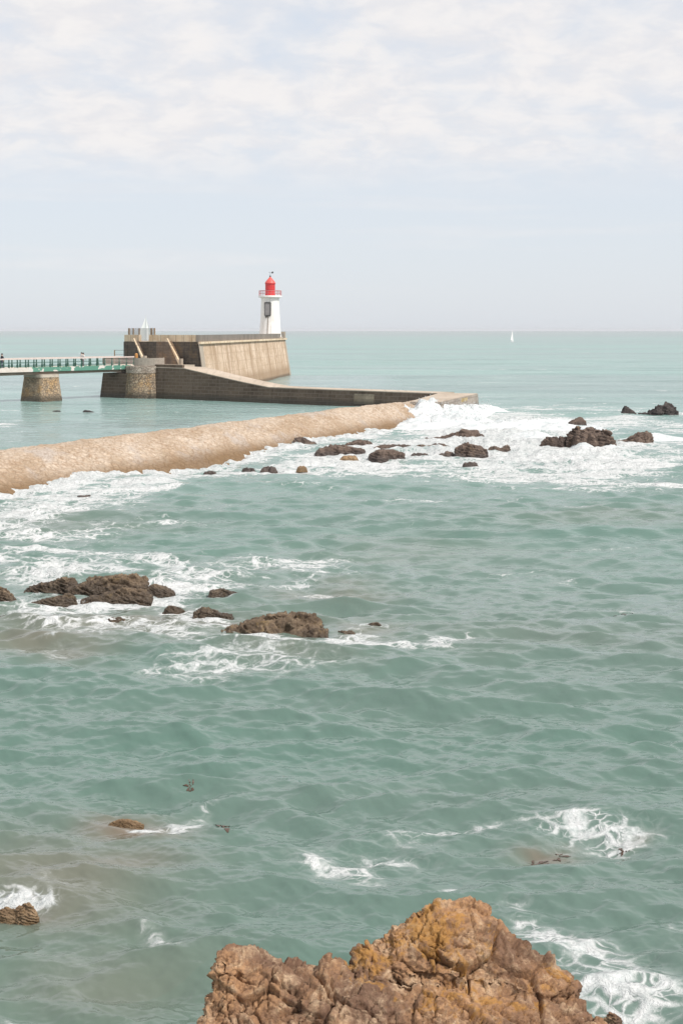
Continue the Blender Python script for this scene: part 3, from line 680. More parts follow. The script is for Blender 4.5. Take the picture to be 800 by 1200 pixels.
def reef(label, u0, u1, vt, vb, prof, seed, mat='rock_mid', depth=0.55, K=None, bed=(0.35, -0.2, 0.9), group=None, terr=1.0, cat='rock', base_z=0.0, crest=None):
    """rock awash: footprint and crest line from the photo, depth guessed"""
    D0 = F * (H - base_z) / (vb - V0)
    w = (u1 - u0) / F * D0; dep = max(w * depth, 0.25)
    Dc = D0 + dep * 0.45
    zt = max(H - (vt - V0) / F * Dc - base_z, 0.10)
    far = D0 > 90
    if not far and base_z == 0.0: zt = max(zt, 0.24)
    if far: zt = max(zt * (1.0 if w > 1.6 else 0.8), 0.30 if w > 1.6 else 0.22)
    r = random.Random(seed)
    K = (K + 2 if far else K) if K else max(2, min(8, int(2 + w * (1.1 if far else 0.9))))
    px = [a for a, _ in prof]; ph = [b for _, b in prof]
    bl = []
    xc = X((u0 + u1) / 2, D0)
    for k in range(K):
        fx = (k + 0.5 + r.uniform(-.2, .2)) / K
        hw = w / K * (r.uniform(0.7, 1.5) if far else r.uniform(0.8, 1.3))
        for row in range(2 if w > 1.0 else 1):
            cy = Dc + (r.uniform(-0.22, 0.05) if row == 0 else r.uniform(0.05, 0.22)) * dep
            hh = dep * r.uniform(0.22, 0.34)
            pts = []
            for j in range(14):
                a = r.uniform(0, 2 * math.pi); rr = r.uniform(0.5, 1.0) if (w > 1.6 or D0 < 90) else r.uniform(0.15, 0.8)
                fxx = min(max(fx + hw * rr * math.cos(a) / w, 0.01), 0.99)
                top = float(np.interp(fxx, px, ph)) * (1.0 if (w > 1.6 or D0 < 90) else 1.0 - 0.5 * rr) * zt * (r.uniform(0.7, 1.04) if row else r.uniform(0.3, 0.9))
                pts.append((xc + (fxx - 0.5) * w, cy + hh * rr * math.sin(a) * 0.6, base_z + top))
                pts.append((xc + (min(max(fx + hw * 1.25 * math.cos(a) / w, -0.05 if (w > 1.6 or D0 < 90) else -.2), 1.05 if (w > 1.6 or D0 < 90) else 1.2) - 0.5) * w, cy + hh * 1.45 * math.sin(a), base_z - 0.35 - 0.15 * zt))
            top = float(np.interp(fx, px, ph)) * zt * (r.uniform(0.45, 1.05) if far else 1.0)
            pts.append((xc + (fx - 0.5) * w, cy, base_z + top))
            bl.append(pts)
    if crest:      # slabs given by their crest lines: each a tilted wedge, high edge away from the dip
        bl = []
        for dy, line in crest:
            Dk = D0 + dy * dep; pts = []
            for (cu, cv) in line:
                z = max(H - (cv - V0) / F * Dk, 0.02)
                pts += [(X(cu, Dk), Dk, z), (X(cu, Dk), Dk + dep * .28, z * .9), (X(cu, Dk), Dk - dep * .22, z * .38 - .1), (X(cu, Dk), Dk + dep * .5, -.5), (X(cu, Dk), Dk - dep * .3, -.5)]
            bl.append(pts)
    me = remesh(bl, max(w / 110, D0 / F * 0.8, 0.012))
    weather(me, max(min(w * 0.30, zt * 1.1), 0.12) if zt > 0.2 else max(w * 0.16, 0.1), bed, seed, 0.95, 1.0, terr * 1.7, 2 if far else 3)
    c = center(me)
    o = link('rock' if cat == 'rock' else cat, me, M[mat]); o.location = c
    tag(o, label, cat, group)
    return o
HUMP = [(0, .1), (.2, .7), (.5, 1), (.8, .75), (1, .1)]
FLAT = [(0, .3), (.2, .8), (.5, 1), (.7, .85), (.9, .9), (1, .3)]
LEFTY = [(0, .3), (.2, 1), (.5, .8), (1, .1)]
RIGHTY = [(0, .05), (.4, .5), (.75, 1), (1, .5)]
g1 = 'rocks awash in the middle of the water'; g2 = 'reef rocks in the surf below the breakwater'; g3 = 'reef rocks in the surf on the right'; g4 = 'stones along the foot of the breakwater'
reef('small rounded brown rock poking out right of the big foreground boulder', 694, 738, 1176, 1232, HUMP, 91, 'rock_near', .8)
# middle of the water
reef('largest mid-water rock, dark layered slab with green patches and overhanging right end', 243, 384, 722, 759, [(0, .2), (.12, .58), (.28, .9), (.42, 1), (.6, .9), (.72, 1.08), (.9, .95), (1, .75)], 11, 'rock_mid', .5, 7, (0.30, -0.25, 0.92), g1, 1.9, crest=[(.5, [(243, 757), (268, 742), (292, 730), (330, 727), (362, 731), (378, 742)]), (.72, [(282, 733), (312, 723), (338, 725), (352, 719), (368, 722), (376, 735)]), (.35, [(290, 746), (330, 740), (370, 736), (384, 740), (381, 748)])])
reef('low wet brown ledge trailing from the left end of the largest mid-water rock', 208, 262, 757, 768, [(0, .1), (.5, .5), (1, 1)], 12, 'rock_mid', .45, None, (0.3, 0, 1), g1)
reef('pale wet half-drowned rock just right of the largest mid-water rock', 390, 421, 735, 750, HUMP, 13, 'rock_mid', .6, None, (0.3, 0, 1), g1)
reef('small pointed brown rock at the right end of the mid-water chain', 421, 447, 727, 739, [(0, .5), (.35, .55), (.65, 1), (1, .6)], 14, 'rock_mid', .6, None, (0.3, 0, 1), g1)
reef('dark brown rock at the upper left of the left cluster, shelving towards the left', 30, 90, 675, 694, [(0, .1), (.3, .45), (.7, .9), (.9, 1), (1, .5)], 15, 'rock_mid', .5, None, (0.25, -0.25, 0.9), g1, 1.6, crest=[(.5, [(30, 693), (48, 686), (68, 679), (84, 677), (90, 684)])])
reef('longest rough brown rock of the left cluster, along its top', 78, 172, 672, 697, [(0, .3), (.3, .8), (.5, 1), (.9, .95), (1, .6)], 16, 'rock_mid', .42, None, (0.25, -0.25, 0.9), g1, 1.6, crest=[(.5, [(78, 694), (98, 684), (120, 679), (150, 678), (171, 685)]), (.7, [(104, 681), (128, 675), (158, 673), (171, 680)])])
reef('brown rock in front of the longest rock of the left cluster', 95, 178, 689, 707, [(0, .15), (.35, .7), (.6, 1), (.9, .8), (1, .3)], 17, 'rock_mid', .42, None, (0.25, -0.25, 0.9), g1, 1.6, crest=[(.5, [(95, 705), (120, 697), (146, 690), (166, 692), (178, 699)])])
reef('wedge-shaped brown rock at the right end of the left cluster', 172, 204, 684, 698, [(0, .7), (.2, 1), (.6, .75), (1, .1)], 18, 'rock_mid', .6, None, (0.5, -0.1, 0.9), g1)
reef('grey-brown rock cut by the left photo edge', -30, 17, 686, 711, [(0, .8), (.6, 1), (.8, .7), (1, .2)], 19, 'rock_mid', .6, None, (0.25, -0.2, 0.9), g1)
reef('low flat tan ledge at the foot of the dark upper left cluster rock', 34, 88, 695, 709, [(0, .1), (.4, .5), (.8, 1), (1, .7)], 20, 'rock_mid', .45, None, (0.25, -0.2, 0.9), g1)
reef('low wet rock barely above water, upper right of the left cluster', 244, 283, 690, 699, [(0, .6), (.4, 1), (1, .1)], 21, 'rock_mid', .5, None, (0.3, 0, 1), g1)
reef('small low brown rock below the wedge-shaped rock', 189, 217, 707, 718, [(0, .4), (.4, 1), (1, .2)], 22, 'rock_mid', .5, None, (0.3, 0, 1), g1)
reef('low brown rock with a small peak, between left cluster and largest mid-water rock', 226, 272, 711, 725, [(0, .5), (.25, 1), (.5, .5), (1, .2)], 23, 'rock_mid', .5, None, (0.3, 0, 1), g1)
reef('reddish brown low rock awash below the left cluster', 114, 150, 723, 738, FLAT, 24, 'rock_mid', .5, None, (0.3, 0, 1), g1)
reef('low dark rock with a rounded right knob below the left cluster, near the photo edge', 38, 79, 725, 738, [(0, .2), (.5, .5), (.8, 1), (1, .4)], 25, 'rock_mid', .5, None, (0.3, 0, 1), g1)
reef('lowest rock of the left water, brown and almost covered', 33, 76, 751, 766, FLAT, 26, 'rock_mid', .5, None, (0.3, 0, 1), g1)
reef('orange-brown weedy hump breaking the surface in the lower left water', 126, 168, 958, 969, HUMP, 27, 'rock_tan', .35, None, (0.3, 0, 1), g1, base_z=-0.06)
reef('tan rock in a ring of foam at the lower left photo edge', -6, 44, 1054, 1076, [(0, .4), (.4, .6), (.75, 1), (1, .2)], 28, 'rock_tan', .4, None, (0.3, 0, 1), g1, base_z=-0.04)
# surf below the breakwater
reef('dark purple-brown boulder touching the tan slope of the breakwater', 341, 375, 511, 524, LEFTY, 31, 'rock_far', .5, 3, (.2, -.1, 1), g2)
reef('long low dark brown rock left of centre in the surf reef', 370, 428, 520, 533, [(0, .3), (.4, 1), (.7, .7), (1, .4)], 32, 'rock_far', .4, None, (.2, -.1, 1), g2)
reef('dark brown rock topping the left half of the surf reef', 401, 436, 514, 526, [(0, .3), (.6, 1), (1, .5)], 33, 'rock_far', .5, None, (.2, -.1, 1), g2)
reef('small bright tan rock in front of the surf reef', 399, 419, 530, 539, FLAT, 34, 'rock_tan', .6, None, (.2, -.1, 1), g2)
reef('rounded brown rock in the front row of the surf reef', 432, 474, 525, 539, [(0, .4), (.3, 1), (.6, .8), (1, .5)], 35, 'rock_far', .5, None, (.2, -.1, 1), g2)
reef('thin dark ledge behind the rounded brown reef rock', 436, 484, 520, 529, FLAT, 36, 'rock_far', .35, None, (.2, -.1, 1), g2)
reef('thin ledge with three bumps in the centre of the surf reef', 474, 534, 519, 529, [(0, .3), (.3, .8), (.5, .5), (.7, 1), (1, .3)], 37, 'rock_far', .3, None, (.2, -.1, 1), g2)
reef('long grey-brown slab with a high right end, farthest back in the surf reef', 487, 568, 504, 519, [(0, .1), (.2, .3), (.5, .45), (.65, 1), (.9, .95), (1, .5)], 38, 'rock_far', .3, 6, (.2, -.1, 1), g2)
reef('conical dark rock in the right half of the surf reef', 514, 534, 524, 535, [(0, .2), (.5, 1), (1, .4)], 39, 'rock_far', .6, None, (.2, -.1, 1), g2)
reef('largest dark brown rock at the right of the surf reef, tan at its base', 534, 573, 519, 536, [(0, .7), (.4, 1), (.8, .7), (1, .4)], 40, 'rock_far', .5, None, (.2, -.1, 1), g2)
reef('ragged last rock at the right tip of the surf reef, half under foam', 572, 599, 521, 531, [(0, .5), (.3, .9), (.6, .5), (.9, 1), (1, .3)], 41, 'rock_far', .4, None, (.2, -.1, 1), g2)
reef('small flat dark rock alone in front of the right part of the surf reef', 542, 559, 540.5, 544, FLAT, 42, 'rock_far', .5, None, (.2, -.1, 1), g2)
reef('small brown ledge in front of the thin three-bump ledge', 481, 503, 528, 535, FLAT, 43, 'rock_far', .45, None, (.2, -.1, 1), g2)
# stones at the foot of the breakwater
reef('flat dark stone, leftmost along the foot of the breakwater', 89, 107, 581.5, 584, FLAT, 51, 'rock_far', .5, 2, (.2, -.1, 1), g4)
reef('brown stone pair size of a barrel at the breakwater foot', 200, 223, 557.0, 563, [(0, .2), (.6, 1), (1, .6)], 52, 'rock_far', .5, 3, (.2, -.1, 1), g4)
reef('rounded small dark stone third along the breakwater foot from the left', 239, 253, 550.5, 554, HUMP, 53, 'rock_far', .6, 2, (.2, -.1, 1), g4)
reef('dark stone fourth along the breakwater foot from the left', 283, 298, 546.5, 550, HUMP, 54, 'rock_far', .6, 2, (.2, -.1, 1), g4)
reef('low brown stone fifth along the breakwater foot, lying in white foam', 307, 323, 545.5, 549, HUMP, 55, 'rock_far', .6, 2, (.2, -.1, 1), g4)
reef('tiny tan stone in foam, last before the surf reef', 348, 359, 545.5, 548, HUMP, 56, 'rock_tan', .6, 2, (.2, -.1, 1), g4)
# surf on the right
reef('broad low brown rock at the left of the right-hand surf rocks', 634, 668, 511, 528, [(0, .5), (.2, .9), (.6, 1), (1, .8)], 61, 'rock_far', .5, 3, (.2, -.1, 1), g3)
reef('biggest brown rock of the right surf with water pouring off it', 665, 723, 500, 529, [(0, .6), (.12, .9), (.35, 1), (.7, .9), (1, .65)], 62, 'rock_far', .45, 5, (.2, -.1, 1), g3)
reef('sloping brown rock right of the biggest surf rock', 722, 766, 505, 524, [(0, .3), (.3, .45), (.5, .8), (.85, 1), (1, .8)], 63, 'rock_far', .45, 4, (-.3, -.1, 1), g3)
reef('small dark rock behind the biggest surf rock', 666, 687, 488, 498, [(0, .3), (.7, 1), (1, .5)], 64, 'rock_far', .5, None, (.2, -.1, 1), g3)
reef('smallest grey rock behind the right surf rocks, half under spray', 631, 644, 489, 496, HUMP, 65, 'rock_far', .6, None, (.2, -.1, 1), g3)
reef('black triangular rock farthest back in the right surf', 728, 747, 475, 487, LEFTY, 66, 'rock_black', .45, 3, (.2, -.1, 1), g3)
reef('black rock with a high right shoulder by the right photo edge', 745, 795, 472, 488, [(0, .15), (.4, .35), (.55, .8), (.8, 1), (.95, .7), (1, .3)], 67, 'rock_black', .35, 5, (.2, -.1, 1), g3)
# behind the breakwater
reef('small dark rock awash in the sheltered water, left one', 61, 71, 479, 483, FLAT, 71, 'rock_black', .5, 2, (.2, -.1, 1))
reef('small dark rock awash in the sheltered water, right one', 96, 111, 480, 484, LEFTY, 72, 'rock_black', .5, 2, (.2, -.1, 1))
reef('small black stone lying on the crest of the tan breakwater', 202, 209, 499, 504, HUMP, 73, 'rock_black', .6, 2, (.2, -.1, 1), base_z=1.7)

# torn kelp floating
SEA_CO = np.empty(len(sea.data.vertices) * 3, dtype=np.float32); sea.data.vertices.foreach_get('co', SEA_CO); SEA_CO = SEA_CO.reshape(-1, 3)
def kelp(label, u, v, size, seed, long=1.0):
    r = random.Random(seed); c = G(u, v); mb = MB()
    near = SEA_CO[(np.abs(SEA_CO[:, 0] - c.x) < 2.5) & (np.abs(SEA_CO[:, 1] - c.y) < 2.5)]
    sz = lambda x, y: float(near[np.argmin((near[:, 0] - x - c.x) ** 2 + (near[:, 1] - y - c.y) ** 2), 2])
    vv = []; ff = []
    vv.append((0, 0, sz(0, 0) + .02))
    for k in range(6):
        a = r.uniform(0, 2 * math.pi); x = y = 0.0; w = size * r.uniform(.05, .10); last = None; n = 7
        for j in range(n):
            a += r.uniform(-.6, .6); x += math.cos(a) * size * .09 * long; y += math.sin(a) * size * .09
            ww = w * math.sin(math.pi * (j + .8) / (n + .6)); px, py = -math.sin(a) * ww, math.cos(a) * ww
            b = len(vv); lift = .012 if r.random() < .75 else -.03
            for t in (-1, 1): vv.append((x + px * t, y + py * t, sz(x + px * t, y + py * t) + lift))
            ff.append((0, b, b + 1) if last is None else (last, last + 1, b + 1, b)); last = b
    nn = len(vv); vv += [(p[0], p[1], p[2] - .008) for p in vv]; ff += [tuple(nn + q for q in reversed(t)) for t in ff]
    mb.poly(vv, ff)
    o = mb.build('seaweed', M['weed'], None, True); o.location = c
    return tag(o, label, 'seaweed', 'torn seaweed floating on the water')
M['weed'] = plain('wet_seaweed', (0.085, 0.05, 0.032), 0.35, 0.4)
kelp('dark clump of torn seaweed floating right of the weedy orange hump', 261, 966, .55, 1)
kelp('tiny dark scrap of seaweed floating in the right-hand open water', 727, 723, .8, 2, 1.5)
kelp('tiny scrap of weed floating above the dark torn seaweed clump', 223, 921, .3, 3)
kelp('long brown raft of weed just under the foam streak in the lower right water', 622, 998, .42, 4, 1.5)
kelp('darker knot of weed at the right end of the brown weed raft', 656, 993, .35, 5, 1.2)
kelp('small weed scrap floating farthest right in the lower water', 729, 986, .24, 6)

# ------------------------------------------------------------------ breakwater (tan paved mound)
def breakwater():
    root = empty('breakwater', (-6, 144, 0))
    tag(root, 'long rounded tan stone-paved breakwater running from the left edge to the surf', 'breakwater')
    pts = [(-48.0, 45.0), (-36.3, 73.0), (-24.3, 98.8), (-16.5, 115.3), (-6.2, 138.5), (1.4, 155.8), (9.0, 170.0)]
    hw = [6.3, 6.3, 6.3, 6.4, 6.0, 4.7, 4.2]
    zt = [2.05, 2.05, 2.05, 2.1, 2.1, 2.1, 2.1]
    pa = np.array(pts); seg = np.r_[0, np.cumsum(np.hypot(*np.diff(pa, axis=0).T))]
    # smooth the line a little
    ss = np.arange(0, seg[-1], 0.22)
    def sm(a):
        v = np.interp(ss, seg, a); k = 61
        return np.convolve(np.pad(v, k // 2, mode='reflect', reflect_type='odd'), np.ones(k) / k, 'valid')
    cx, cy = sm(pa[:, 0]), sm(pa[:, 1]); w = sm(np.array(hw)); zz = sm(np.array(zt))
    tx, ty = np.gradient(cx), np.gradient(cy); L = np.hypot(tx, ty); tx /= L; ty /= L
    a = np.linspace(-1.22, 1.22, 84)
    prof = 1 - np.abs(a) ** 1.65
    x = cx[:, None] + ty[:, None] * a * w[:, None]; y = cy[:, None] - tx[:, None] * a * w[:, None]
    z = prof[None, :] * zz[:, None]
    xf, yf = x.ravel(), y.ravel()
    edge = np.abs(np.tile(a, len(cx))) ** 2
    dz = 0.20 * fbm(xy3(xf, yf, 0.26, 3.0), 4) + (0.14 + 0.28 * edge) * fbm(xy3(xf, yf, 1.2, 8.0), 5)
    f1, f2, cid, _ = voronoi(xy3(xf, yf, 2.1, 0.5)); dz += 0.03 * (RS[cid] - .5) - 0.02 * (1 - sstep(0, .18, f2 - f1))
    zf = z.ravel() + dz
    nr, nc = x.shape
    me = bpy.data.meshes.new('paved_slope'); idx = np.arange(nr * nc).reshape(nr, nc)
    q = np.stack([idx[:-1, :-1], idx[:-1, 1:], idx[1:, 1:], idx[1:, :-1]], -1).reshape(-1, 4)[:, ::-1]
    me.from_pydata(np.stack([xf + 6, yf - 144, zf], 1).tolist(), [], q.tolist())
    uvx = np.repeat(ss[:, None], nc, 1).ravel(); uvy = (a[None, :] * w[:, None]).ravel()
    uv = me.uv_layers.new(name='UVMap'); lv = np.empty(len(me.loops), dtype=np.int32); me.loops.foreach_get('vertex_index', lv)
    # stones are laid askew across the slope
    uu = uvx * 0.8 - uvy * 0.6; vv = uvx * 0.6 + uvy * 0.8
    uv.data.foreach_set('uv', np.stack([uu[lv], vv[lv]], 1).astype(np.float32).ravel())
    link('paved_slope', me, M['mound'], root, True)
    # the squared concrete head beyond the breaking wave
    e = [(8.0, 166.5), (11.6, 165.9), (18.0, 188.0), (12.9, 189.2)]
    hb = MB(); hb.prism([(x + 6, y - 144, -1.2) for x, y in ((7.6, 166.3), (12.1, 165.5), (18.25, 188.2), (12.5, 189.5))], [(x + 6, y - 144, 2.1) for x, y in e])
    hd = hb.build('concrete_head', M['head_conc'], root)
    tp = MB(); tp.ext([(x + 6, y - 144) for x, y in ((8.05, 166.6), (11.5, 166.0), (17.9, 187.9), (12.95, 189.0))], 2.104, 2.17)
    tp.build('pavement', M['path'], hd)
    # yellow repaired panel on its sea face
    a_, b_ = Vector((12.1, 165.5)), Vector((18.25, 188.2)); at, bt = Vector(e[1]), Vector(e[2])
    def on(f, g): lo = a_.lerp(b_, f); hi = at.lerp(bt, f); p = lo.lerp(hi, g); return Vector((p.x + 6, p.y - 144, -1.2 + 3.3 * g))
    nv = Vector((0.965, -0.26, 0.0)) * 0.035
    pm = MB(); q4 = [on(.50, .36), on(.68, .36), on(.68, .97), on(.50, .97)]
    pm.prism([p - nv for p in q4], [p + nv for p in q4]); pm.build('repair_panel', M['yellow_stone'], hd)
    return root
breakwater()

# ------------------------------------------------------------------ dark harbour wall with ramp
def harbour_wall():
    root = empty('harbour_wall', (-8.0, 205.0, 0))
    tag(root, 'long dark coursed stone wall whose pale top ramps down from the stairs to the sea', 'wall', None, 'thing')
    O = Vector((-8.0, 205.0, 0))
    d = Vector((40.6, -31.0, 0)).normalized(); back = Vector((0.607, 0.795, 0))
    A = Vector((-29.2, 220.2, 0))                                     # where it meets the round abutment
    Lh = 52.8
    def near(s, z, bat=0.0): p = A + d * s - back * bat; return Vector((p.x, p.y, z))
    # height along the wall (s metres from A): level, ramp, level
    prof = [(0.0, 4.72, 7.0), (6.6, 4.66, 5.0), (13.0, 3.65, 4.6), (19.0, 2.75, 4.6), (23.6, 2.17, 4.6), (30.0, 2.12, 4.2), (52.8, 2.06, 4.0)]
    v = []; f = []
    for s, z, w in prof:
        b0 = near(s, -1.2, 0.30) - O; t0 = near(s, z) - O; t1 = t0 + back * w; b1 = t1.copy(); b1.z = -1.2
        v += [b0, t0, t1, b1]
    for k in range(len(prof) - 1):
        i = 4 * k; j = i + 4
        f += [(i, j, j + 1, i + 1), (i + 1, j + 1, j + 2, i + 2), (i + 2, j + 2, j + 3, i + 3)]
    n = 4 * (len(prof) - 1)
    f += [(0, 1, 2, 3), (n + 3, n + 2, n + 1, n)]
    wall = MB(); wall.poly(v, f); w = wall.build('wall', M['dark_wall'], root)
    # pale paved top, a sheet proud of the masonry with a lip over the face
    v = []; f = []
    for s, z, wd in prof:
        t0 = near(s, z + 0.004, 0.06) - O; t1 = t0 + back * wd
        v += [t0, t0 + Vector((0, 0, 0.12)), t1 + Vector((0, 0, 0.12)), t1]
    for k in range(len(prof) - 1):
        i = 4 * k; j = i + 4
        f += [(i, j, j + 1, i + 1), (i + 1, j + 1, j + 2, i + 2), (i + 2, j + 2, j + 3, i + 3), (i + 3, j + 3, j, i)]
    f += [(0, 1, 2, 3), (n + 3, n + 2, n + 1, n)]
    pv = MB(); pv.poly(v, f); pv.build('ramp_pavement', M['path'], root)
    lp = MB(); q = [near(-1.0, 4.6) - O, near(6.3, 4.6) - O, near(6.3, 4.6) + back * .5 - O, near(-1.0, 4.6) + back * .5 - O]
    lp.prism(q, [p + Vector((0, 0, .62)) for p in q]); lp.build('low_parapet', M['dark_wall'], root)
    s0, s1 = 39.0, 42.4
    pt = MB(); q = [near(s0, .35, .19) - O, near(s1, .35, .19) - O, near(s1, 1.75, .03) - O, near(s0, 1.75, .03) - O]
    pt.prism([p - back * .03 for p in q][::-1], [p + back * .1 for p in q][::-1]); pt.build('repair_panel', M['tan_stone'], w)
harbour_wall()

# ------------------------------------------------------------------ bastion
def bastion():
    O = Vector((-26.0, 260.0, 0))
    root = empty('bastion', O)
    tag(root, 'big sloping pale stone bastion with a dark end wall, carrying the lighthouse', 'fortification')
    Bt = Vector((-22.9, 228.4, 0)); At = Vector((-13.2, 334.5, 0))
    dl = (At - Bt).normalized(); nl = Vector((dl.y, -dl.x, 0))        # along the sea wall / out to sea
    de = Vector((-0.81, 0.585, 0)).normalized(); ne = Vector((-0.585, -0.81, 0)).normalized()
    Et = Bt + de * 16.5
    Ct = At - nl * 17.0; Ft = Et + dl * 75.0
    top = [Bt, At, Ct, Ft, Et]
    base = [Bt + nl * 1.5 + ne * 0.25 - dl * 0.1, At + nl * 1.5 + dl * 0.6, Ct + dl * 0.6, Ft - nl * .5, Et + ne * 0.25]
    zt, zb = 8.62, -1.2
    L = lambda p, z: (p.x - O.x, p.y - O.y, z)
    mb = MB(); mb.prism([L(p, zb) for p in base], [L(p, zt) for p in top])
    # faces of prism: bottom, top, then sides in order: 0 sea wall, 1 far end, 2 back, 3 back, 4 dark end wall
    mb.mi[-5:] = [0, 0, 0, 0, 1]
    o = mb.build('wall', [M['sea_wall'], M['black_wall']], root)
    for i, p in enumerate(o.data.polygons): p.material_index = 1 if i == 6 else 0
    fl = MB(); ins = lambda p: p
    fl.ext([(p.x - O.x, p.y - O.y) for p in top], zt + .004, zt + .03); fl.build('terrace_floor', M['path'], root)
    # pale quoin course up the two visible corners
    def strip(pa_b, pa_t, sd, wd, name, mat, th=.06):
        q = MB(); nrm = nl * th
        a = Vector((*pa_b.xy, zb)); b = Vector((*pa_t.xy, zt))
        pts = [a + nrm, a + sd * wd + nrm, b + sd * wd + nrm, b + nrm]
        q.prism([(Vector(p) - O - nrm * 2) for p in pts], [(Vector(p) - O) for p in pts]); q.build(name, mat, root)
    strip(base[0], top[0], dl, 3.0, 'quoin', M['pale_conc'])
    strip(base[1] - dl * 2.2, top[1] - dl * 2.2, dl, 1.6, 'quoin', M['pale_conc'])
    # ledge below the parapet on the sea side
    lg = MB(); a = Bt + nl * .16; b = At + nl * .16
    lg.beam(Vector(L(a, zt - .16)), Vector(L(b, zt - .16)), .5, .34); lg.build('ledge', M['parapet'], root)
    # parapets
    pz0, pz1 = zt + .035, 9.74
    def para(a, b, name, mat, th=.45, z0=pz0, z1=pz1, inset=0.0):
        dd = (b - a).normalized(); nn = Vector((dd.y, -dd.x, 0))
        q = [a + nn * .02, b + nn * .02, b - nn * th, a - nn * th]
        mm = MB(); mm.ext([(p.x - O.x, p.y - O.y) for p in q], z0, z1); return mm.build(name, mat, root)
    para(Bt + dl * .0, At - dl * 2.0, 'parapet', M['grey_parapet'])
    # end parapet with a gap for the head of the left stair
    g0, g1_ = 10.9, 13.0
    def endp(s): return Bt + de * s
    for sa, sb in ((.5, 7.2), (7.25, g0), (g1_, 16.5)):
        para(endp(sb), endp(sa), 'parapet', M['parapet'])
    cb = MB(); cc = At - dl * 1.0 - nl * .6; cb.box((cc.x - O.x, cc.y - O.y, pz0 + .75), (1.4, 1.9, 1.5), math.atan2(dl.y, dl.x) - math.pi / 2); cb.build('corner_block', M['pale_conc'], root)
    # posts and wire mesh panels above the end parapet
    ps = [15.6, 14.6, g1_ + .25, g0 - .4, g0 - 1.1]
    for s in ps:
        c = endp(s) - ne * .18; q = MB(); q.box((c.x - O.x, c.y - O.y, 10.3), (.28 if s in (15.6, g0 - .4) else .18, .18, 1.1), math.atan2(de.y, de.x)); q.build('post', M['brown_wood'], root)
    for sa, sb in ((15.6, 14.6), (14.6, g1_ + .25), (g1_ + .25, g0 - .4), (g0 - .4, g0 - 1.1)):
        a = endp(sa) - ne * .18 - O; b = endp(sb) - ne * .18 - O; q = MB()
        z0 = 9.76 if sa != g1_ + .25 else 8.7
        q.prism([(a.x, a.y, z0), (b.x, b.y, z0), (b.x + ne.x * .01, b.y + ne.y * .01, z0), (a.x + ne.x * .01, a.y + ne.y * .01, z0)], [(a.x, a.y, 10.85), (b.x, b.y, 10.85), (b.x + ne.x * .01, b.y + ne.y * .01, 10.85), (a.x + ne.x * .01, a.y + ne.y * .01, 10.85)])
        q.build('mesh_panel', M['mesh'], root)
    # stairs: solid masonry flank, steps, pale sloping parapet
    def stair(s_top, s_bot, z0, z1, out0, out1, s_back, mat, lowz):
        """s: metres from corner B along the end wall; going down towards B"""
        pt = lambda s, o: endp(s) + ne * o
        fl = MB()
        prof = [(s_back, lowz), (s_back, z1), (s_top, z1), (s_bot, z0), (s_bot, lowz)]
        a = [Vector((*pt(s, out1).xy, z)) - O for s, z in prof]; b = [Vector((*pt(s, out0).xy, z)) - O for s, z in prof]
        fl.prism(a, b); st = fl.build('stair', mat, root)
        n = int((z1 - z0) / .18); sp = MB()
        for k in range(n):
            f0 = k / n; f1 = (k + 1) / n
            s0 = s_top + (s_bot - s_top) * f0; s1 = s_top + (s_bot - s_top) * f1; zz = z1 - (z1 - z0) * f0 
            q = [pt(s0, out1 - .42), pt(s1, out1 - .42), pt(s1, out0 + .02), pt(s0, out0 + .02)]
            sp.ext([(p.x - O.x, p.y - O.y) for p in q], zz - .5, zz)
        sp.build('step', M['stair_wall'], st)
        a = Vector((*pt(s_top + .5, out1 - .18).xy, z1 + .45)) - O; b = Vector((*pt(s_bot, out1 - .18).xy, z0 + .3)) - O
        q = MB(); q.beam(a, b, .34, .5); q.build('stair_parapet', M['parapet'], st)
        e = MB(); c = pt(s_bot - .25, out1 - .18) - O; e.box((c.x, c.y, z0 + .55), (.5, .5, 1.3), math.atan2(de.y, de.x)); e.build('newel', M['pale_conc'], st)
    stair(5.6, 3.2, 4.72, 8.6, .1, 1.1, 8.2, M['stair_wall'], 4.0)
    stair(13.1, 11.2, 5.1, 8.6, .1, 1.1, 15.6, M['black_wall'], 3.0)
    # a lower dark block fills the angle between the end wall and the landing
    return root
bastion()

# ------------------------------------------------------------------ abutment and bridge
bd = Vector((0.634, 0.773, 0)); bn = Vector((0.773, -0.634, 0))      # along the bridge / towards the viewer's side
P0 = Vector((-49.0, 203.6, 0))                                       # near deck edge at the left photo edge
def bp(s, o=0.0, z=0.0): p = P0 + bd * s + bn * o; return Vector((p.x, p.y, z))
DECK = 5.0; S1 = 25.9; SL = -30.0; BW = 3.2

